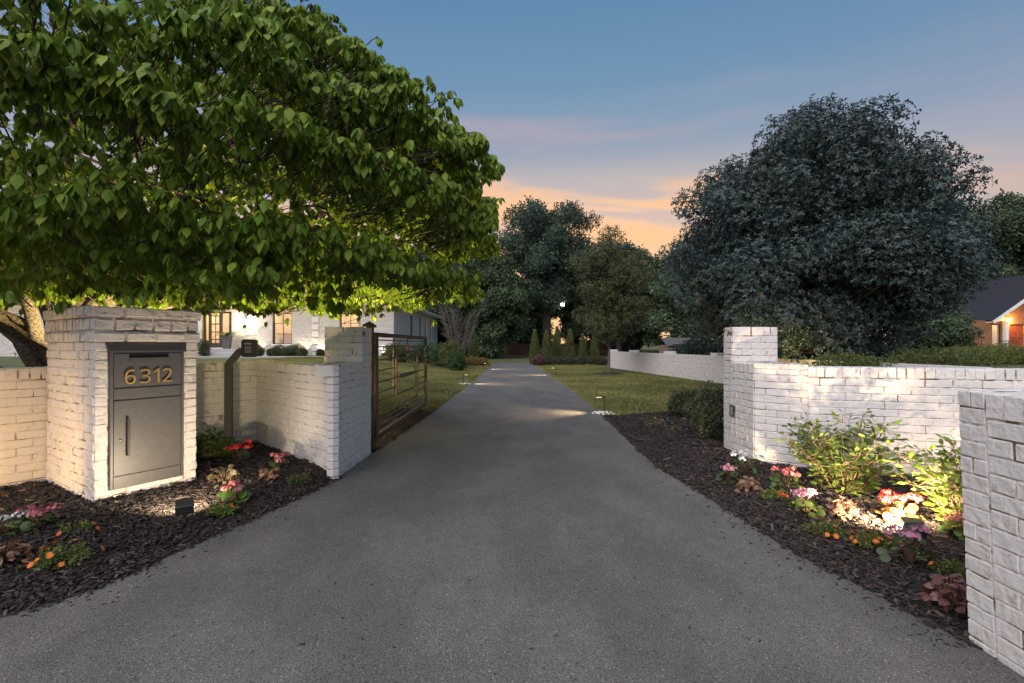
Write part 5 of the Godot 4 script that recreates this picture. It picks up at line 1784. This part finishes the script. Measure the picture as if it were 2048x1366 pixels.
	var o := part("kerb", m.mesh(), M.concrete, self, Transform3D(Basis(), d(-12.0, 23.7, gy(-12.0, 23.7) - 0.02)))
	o.set_meta("kind", "structure")
	# dryer vent hood on the gable corner
	t = thing("hose_reel", "white hose reel hung on the house corner", "hose reel", d(-6.95, 25.9, 0.95))
	m = MB.new()
	m.tube(PackedVector3Array([Vector3(0, 0, 0), Vector3(0, 0, 0.16)]), PackedFloat32Array([0.24, 0.24]), 20)
	part("drum", m.mesh(), M.white_paint, t)
	m = MB.new(); m.at(0.26, 0.1, 0.12, 0.1, 0.1, 0.05, 0.01)
	part("handle", m.mesh(), M.black_plastic, t)

# ---------- the brick house to the right, fence, shed, car, far lamp ----------
func make_far() -> void:
	var t := thing("brick_house", "orange brick house with lit porch, red door and dark roof", "house", d(39, 36, 0.5))
	var O := t.position
	var P := Transform3D(Basis(), Vector3(34.0, 0, -36.0) - O)
	var cuts := [[2.0, 2.68, 1.0, 2.75], [3.35, 4.45, 0.75, 2.75]]
	var m := MB.new()
	panels(m, 12.0, 0.2, 3.0, cuts, P, 0.3)
	part("wall", m.mesh(), M.orange_joint, t)
	var xf := []
	var cs := []
	lay(xf, Vector2(34, 36), Vector2(46, 36), Vector2(0, -1), 0.2, 3.0, {"cuts": cuts, "proud": 0.008})
	# gable triangle above the porch
	m = MB.new()
	var A := P * Vector3(1.8, 3.0, -0.05)
	var B := P * Vector3(12.0, 3.0, -0.05)
	var T := P * Vector3(6.9, 6.5, -0.05)
	m.face(A, B, T, Vector3.BACK)
	m.face(A + Vector3(0, 0, -0.2), B + Vector3(0, 0, -0.2), T + Vector3(0, 0, -0.2), Vector3.FORWARD)
	part("gable_wall", m.mesh(), M.orange_joint, t)
	var g2 := []
	lay(g2, Vector2(35.8, 36.05), Vector2(46, 36.05), Vector2(0, -1), 3.0, 6.4, {"proud": 0.02})
	for q in g2:
		var hh: float = 3.5 * (1.0 - absf(q.origin.x - 40.9) / 5.1)
		if q.origin.y - 3.0 < hh - 0.1: xf.append(q)
	lay(xf, Vector2(34.4, 37.45), Vector2(36, 37.45), Vector2(0, -1), 0.4, 3.0, {"proud": 0.01})
	for i in xf.size():
		xf[i].origin -= O
		cs.append(vary(Color(0.8, 0.8, 0.8), 0.2))
	copies("brickwork", S.brick0, M.orange_brick, t, xf, cs)
	# porch gable: rake boards and roof slopes
	m = MB.new()
	var e0 := P * Vector3(1.5, 2.86, 0.62)
	var e1 := P * Vector3(6.9, 6.62, 0.62)
	var e2 := P * Vector3(12.3, 2.86, 0.62)
	m.bar(e0, e1, 0.05, 0.24, 0.004)
	m.bar(e1, e2, 0.05, 0.24, 0.004)
	part("rake_board", m.mesh(), M.white_paint, t)
	m = MB.new()
	m.quad(e0 + Vector3(0, -0.02, -0.02), e1 + Vector3(0, -0.02, -0.02), e1 + Vector3(0, -0.02, -0.7), e0 + Vector3(0, -0.02, -0.7), Vector3.DOWN)
	m.quad(e2 + Vector3(0, -0.02, -0.02), e1 + Vector3(0, -0.02, -0.02), e1 + Vector3(0, -0.02, -0.7), e2 + Vector3(0, -0.02, -0.7), Vector3.DOWN)
	part("soffit", m.mesh(), M.white_paint, t)
	m = MB.new()
	var up := Vector3(0, 0.14, 0.03)
	shingles(m, e0 + up, e0 + up + Vector3(0, 0, -4.0), e1 + up, e1 + up + Vector3(0, 0, -7.0), 26)
	shingles(m, e2 + up, e2 + up + Vector3(0, 0, -4.0), e1 + up, e1 + up + Vector3(0, 0, -7.0), 26)
	# main roof behind
	shingles(m, P * Vector3(0.2, 2.9, -0.9), P * Vector3(20.0, 2.9, -0.9), P * Vector3(5.2, 7.4, -8.0), P * Vector3(20.0, 7.4, -8.0), 44)
	shingles(m, P * Vector3(0.2, 2.9, -15.0), P * Vector3(0.2, 2.9, -0.9), P * Vector3(5.2, 7.4, -8.01), P * Vector3(5.2, 7.4, -8.0), 30)
	part("roof", m.mesh(), M.roof_slate, t)
	m = MB.new()
	m.at(P.origin.x + 1.2, 1.2, P.origin.z - 1.6, 1.6, 2.6, 0.3)
	part("wing_wall", m.mesh(), M.orange_joint, t)
	window(t, P, cuts[0], 1, 1, 0.08)
	room(t, P, 1.6, 3.0, 0.6, 2.95, 1.5, 0.5, M.cream_wall)
	m = MB.new(); m.at(P.origin.x + 2.86, 1.15, P.origin.z + 0.16, 0.24, 2.7, 0.24, 0.01)
	part("column", m.mesh(), M.white_paint, t)
	m = MB.new(); m.at(P.origin.x + 3.9, 1.25, P.origin.z - 0.12, 1.08, 1.98, 0.08, 0.01)
	var door := part("door", m.mesh(), M.red_door, t)
	for s in [-1, 1]:
		for y in [0.75, 1.45]:
			m = MB.new(); m.at(P.origin.x + 3.9 + s * 0.26, y, P.origin.z - 0.07, 0.36, 0.5, 0.03, 0.01)
			part("panel", m.mesh(), M.red_door, door)
	m = MB.new()
	for i in 12: m.at(P.origin.x + 1.7 + i * 0.12, 0.72, P.origin.z + 0.9, 0.02, 0.5, 0.02)
	m.at(P.origin.x + 2.36, 0.98, P.origin.z + 0.9, 1.5, 0.04, 0.04)
	part("railing", m.mesh(), M.black_plastic, t)
	t = thing("porch_lamp", "glowing orange porch lamp on the brick house", "porch lamp", d(37.1, 35.9, 3.05))
	m = MB.new(); m.at(0, 0.1, 0.06, 0.14, 0.05, 0.16, 0.01)
	part("bracket", m.mesh(), M.black_plastic, t)
	m = MB.new(); m.ball(Vector3(0, 0, 0.12), Vector3(0.11, 0.11, 0.11), 8, 12)
	part("lamp_bulb", m.mesh(), M.orange_lens, t)
	lamp_omni(t, Vector3(0, 0, 0.12), 7.0, Color(1.0, 0.56, 0.16), 0.1)

	# board fence at the end
	t = thing("board_fence", "brown board fence at the end of the drive", "fence", d(-1.0, 51.0))
	xf = []
	var bm := MB.new()
	bm.at(0, 0, 0, 0.14, 1.25, 0.025)
	for i in 150: xf.append(Transform3D(Basis(), Vector3(-12.0 + i * 0.16, 0.66 + rng.randf_range(-0.02, 0.02), rng.randf_range(-0.006, 0.006))))
	copies("boards", bm.mesh(), M.fence_wood, t, xf)
	for i in 11:
		m = MB.new(); m.at(-12.0 + i * 2.4, 0.6, -0.09, 0.12, 1.3, 0.12)
		part("post", m.mesh(), M.fence_wood, t)
	for y in [0.3, 1.05]:
		m = MB.new(); m.at(0.0, y, -0.045, 24.0, 0.09, 0.04)
		part("rail", m.mesh(), M.fence_wood, t)
	# small outbuildings
	t = thing("outbuilding", "cream outbuilding with dark gabled roof past the house corner", "outbuilding", d(-8.6, 49, 0.4))
	m = MB.new(); m.at(0, 0.95, 0, 6.2, 2.1, 5.0)
	part("wall", m.mesh(), M.cream_wall, t)
	m = MB.new()
	shingles(m, Vector3(-3.4, 2.0, 2.8), Vector3(3.4, 2.0, 2.8), Vector3(-3.4, 3.9, 0), Vector3(3.4, 3.9, 0), 16)
	shingles(m, Vector3(-3.4, 2.0, -2.8), Vector3(3.4, 2.0, -2.8), Vector3(-3.4, 3.9, 0), Vector3(3.4, 3.9, 0), 16)
	m.face(Vector3(3.2, 2.0, 2.6), Vector3(3.2, 2.0, -2.6), Vector3(3.2, 3.85, 0), Vector3.RIGHT)
	m.face(Vector3(-3.2, 2.0, 2.6), Vector3(-3.2, 2.0, -2.6), Vector3(-3.2, 3.85, 0), Vector3.LEFT)
	part("roof", m.mesh(), M.roof_slate, t)
	t = thing("shed", "little brick shed with grey roof showing over the long white wall", "shed", d(9.8, 27.5, -0.15))
	m = MB.new(); m.at(0, 0.65, 0, 2.2, 1.4, 1.8)
	part("wall", m.mesh(), M.orange_joint, t)
	m = MB.new()
	shingles(m, Vector3(-1.3, 1.3, 1.1), Vector3(1.3, 1.3, 1.1), Vector3(-1.3, 1.75, 0), Vector3(1.3, 1.75, 0), 6)
	shingles(m, Vector3(-1.3, 1.3, -1.1), Vector3(1.3, 1.3, -1.1), Vector3(-1.3, 1.75, 0), Vector3(1.3, 1.75, 0), 6)
	part("roof", m.mesh(), M.planter_grey, t)
	make_car()
	t = thing("floodlight", "white floodlight on a bracket in the tall open-crowned tree", "floodlight", d(4.75, 45.2, 4.9))
	m = MB.new()
	m.bar(Vector3(0, 0.1, 0), Vector3(-1.45, 0.0, -0.8), 0.05, 0.05)
	part("bracket", m.mesh(), M.bronze_frame, t)
	m = MB.new(); m.at(0, 0.08, 0.05, 0.34, 0.16, 0.2, 0.02)
	part("head", m.mesh(), M.bronze_frame, t)
	m = MB.new(); m.at(0, 0.06, 0.165, 0.32, 0.2, 0.02)
	part("lamp_lens", m.mesh(), M.flood_lens, t)
	lamp_spot(t, Vector3(0, 0.04, 0.22), Vector3(0, -3.9, 6.0), 8.0, 65.0, Color(1.0, 0.93, 0.76), 0.1)

func make_car() -> void:
	var t := thing("parked_car", "dark car parked behind the long white wall, roof showing", "car", d(9.6, 24.0, 0.02), 0.2)
	# side outline from nose to tail, lofted across with a narrower roof
	var prof := [[-2.1, 0.35, 0.80], [-2.15, 0.62, 0.82], [-1.2, 0.86, 0.84], [-0.55, 1.36, 0.66], [0.7, 1.42, 0.66], [1.55, 0.98, 0.82], [2.1, 0.92, 0.82], [2.15, 0.40, 0.80]]
	var m := MB.new()
	for i in prof.size() - 1:
		var a = prof[i]
		var b = prof[i + 1]
		m.quad(Vector3(a[0], a[1], a[2]), Vector3(b[0], b[1], b[2]), Vector3(b[0], b[1], -b[2]), Vector3(a[0], a[1], -a[2]), Vector3((a[0] + b[0]) * 0.2, 1, 0))
		for s in [-1, 1]: m.quad(Vector3(a[0], a[1], a[2] * s), Vector3(b[0], b[1], b[2] * s), Vector3(b[0], 0.28, 0.82 * s), Vector3(a[0], 0.28, 0.82 * s), Vector3(0, 0, s))
	part("body", m.mesh(), M.car_paint, t)
	m = MB.new()
	m.quad(Vector3(-1.12, 0.91, 0.78), Vector3(-0.62, 1.32, 0.62), Vector3(-0.62, 1.32, -0.62), Vector3(-1.12, 0.91, -0.78), Vector3(-1, 1, 0))
	part("windscreen", m.mesh(), M.dark_glass, t, Transform3D(Basis(), Vector3(-0.012, 0.012, 0)))
	for s in [-1, 1]:
		m = MB.new()
		m.quad(Vector3(-0.95, 0.90, 0.835 * s), Vector3(-0.5, 1.32, 0.70 * s), Vector3(0.62, 1.37, 0.69 * s), Vector3(1.35, 0.97, 0.83 * s), Vector3(0, 0, s))
		part("side_window", m.mesh(), M.dark_glass, t)
		for x in [-1.35, 1.35]:
			m = MB.new()
			m.tube(PackedVector3Array([Vector3(x, 0.32, 0.66 * s), Vector3(x, 0.32, 0.86 * s)]), PackedFloat32Array([0.32, 0.32]), 18)
			var wheel := part("wheel", m.mesh(), M.rubber, t)
			m = MB.new()
			m.tube(PackedVector3Array([Vector3(x, 0.32, 0.80 * s), Vector3(x, 0.32, 0.868 * s)]), PackedFloat32Array([0.2, 0.2]), 14)
			part("rim", m.mesh(), M.chrome, wheel)

# ---------- the scene ----------
func _ready() -> void:
	rng.seed = 20240611
	var cam := Camera3D.new()
	cam.name = "camera"
	cam.fov = 70.86
	cam.near = 0.05
	cam.far = 900.0
	cam.position = Vector3(0, 1.245, 0)
	cam.rotation_degrees = Vector3(0.30, 0, 0)
	add_child(cam)
	var env := Environment.new()
	env.background_mode = Environment.BG_SKY
	var sky := Sky.new()
	var sm := PanoramaSkyMaterial.new()
	sm.panorama = make_sky()
	sky.sky_material = sm
	env.sky = sky
	env.tonemap_mode = Environment.TONE_MAPPER_LINEAR
	env.tonemap_exposure = 1.08
	env.sdfgi_enabled = true
	env.ssao_enabled = true
	env.ssil_enabled = true
	var we := WorldEnvironment.new()
	we.name = "environment"
	we.environment = env
	add_child(we)
	# the soft, nearly shadowless evening light falls from high behind the camera
	var sun := DirectionalLight3D.new()
	sun.name = "evening_light"
	sun.light_energy = 1.12
	sun.light_angular_distance = 80.0
	sun.light_color = Color(1.0, 0.915, 0.925).linear_to_srgb()
	sun.rotation_degrees = Vector3(-45, -30, 0)
	sun.shadow_enabled = true
	add_child(sun)

	rng.seed = 101
	make_materials()
	rng.seed = 102
	make_brick_meshes()
	rng.seed = 103
	make_leaf_meshes()
	rng.seed = 104
	make_ground()
	rng.seed = 105
	make_walls()
	rng.seed = 106
	make_house()
	rng.seed = 107
	make_far()
	rng.seed = 108
	make_trees()
	rng.seed = 109
	make_dogwood()
	rng.seed = 110
	make_lawn()
	rng.seed = 111
	make_letterbox()
	rng.seed = 112
	make_gate()
	rng.seed = 113
	make_lamps()
	rng.seed = 114
	make_beds()
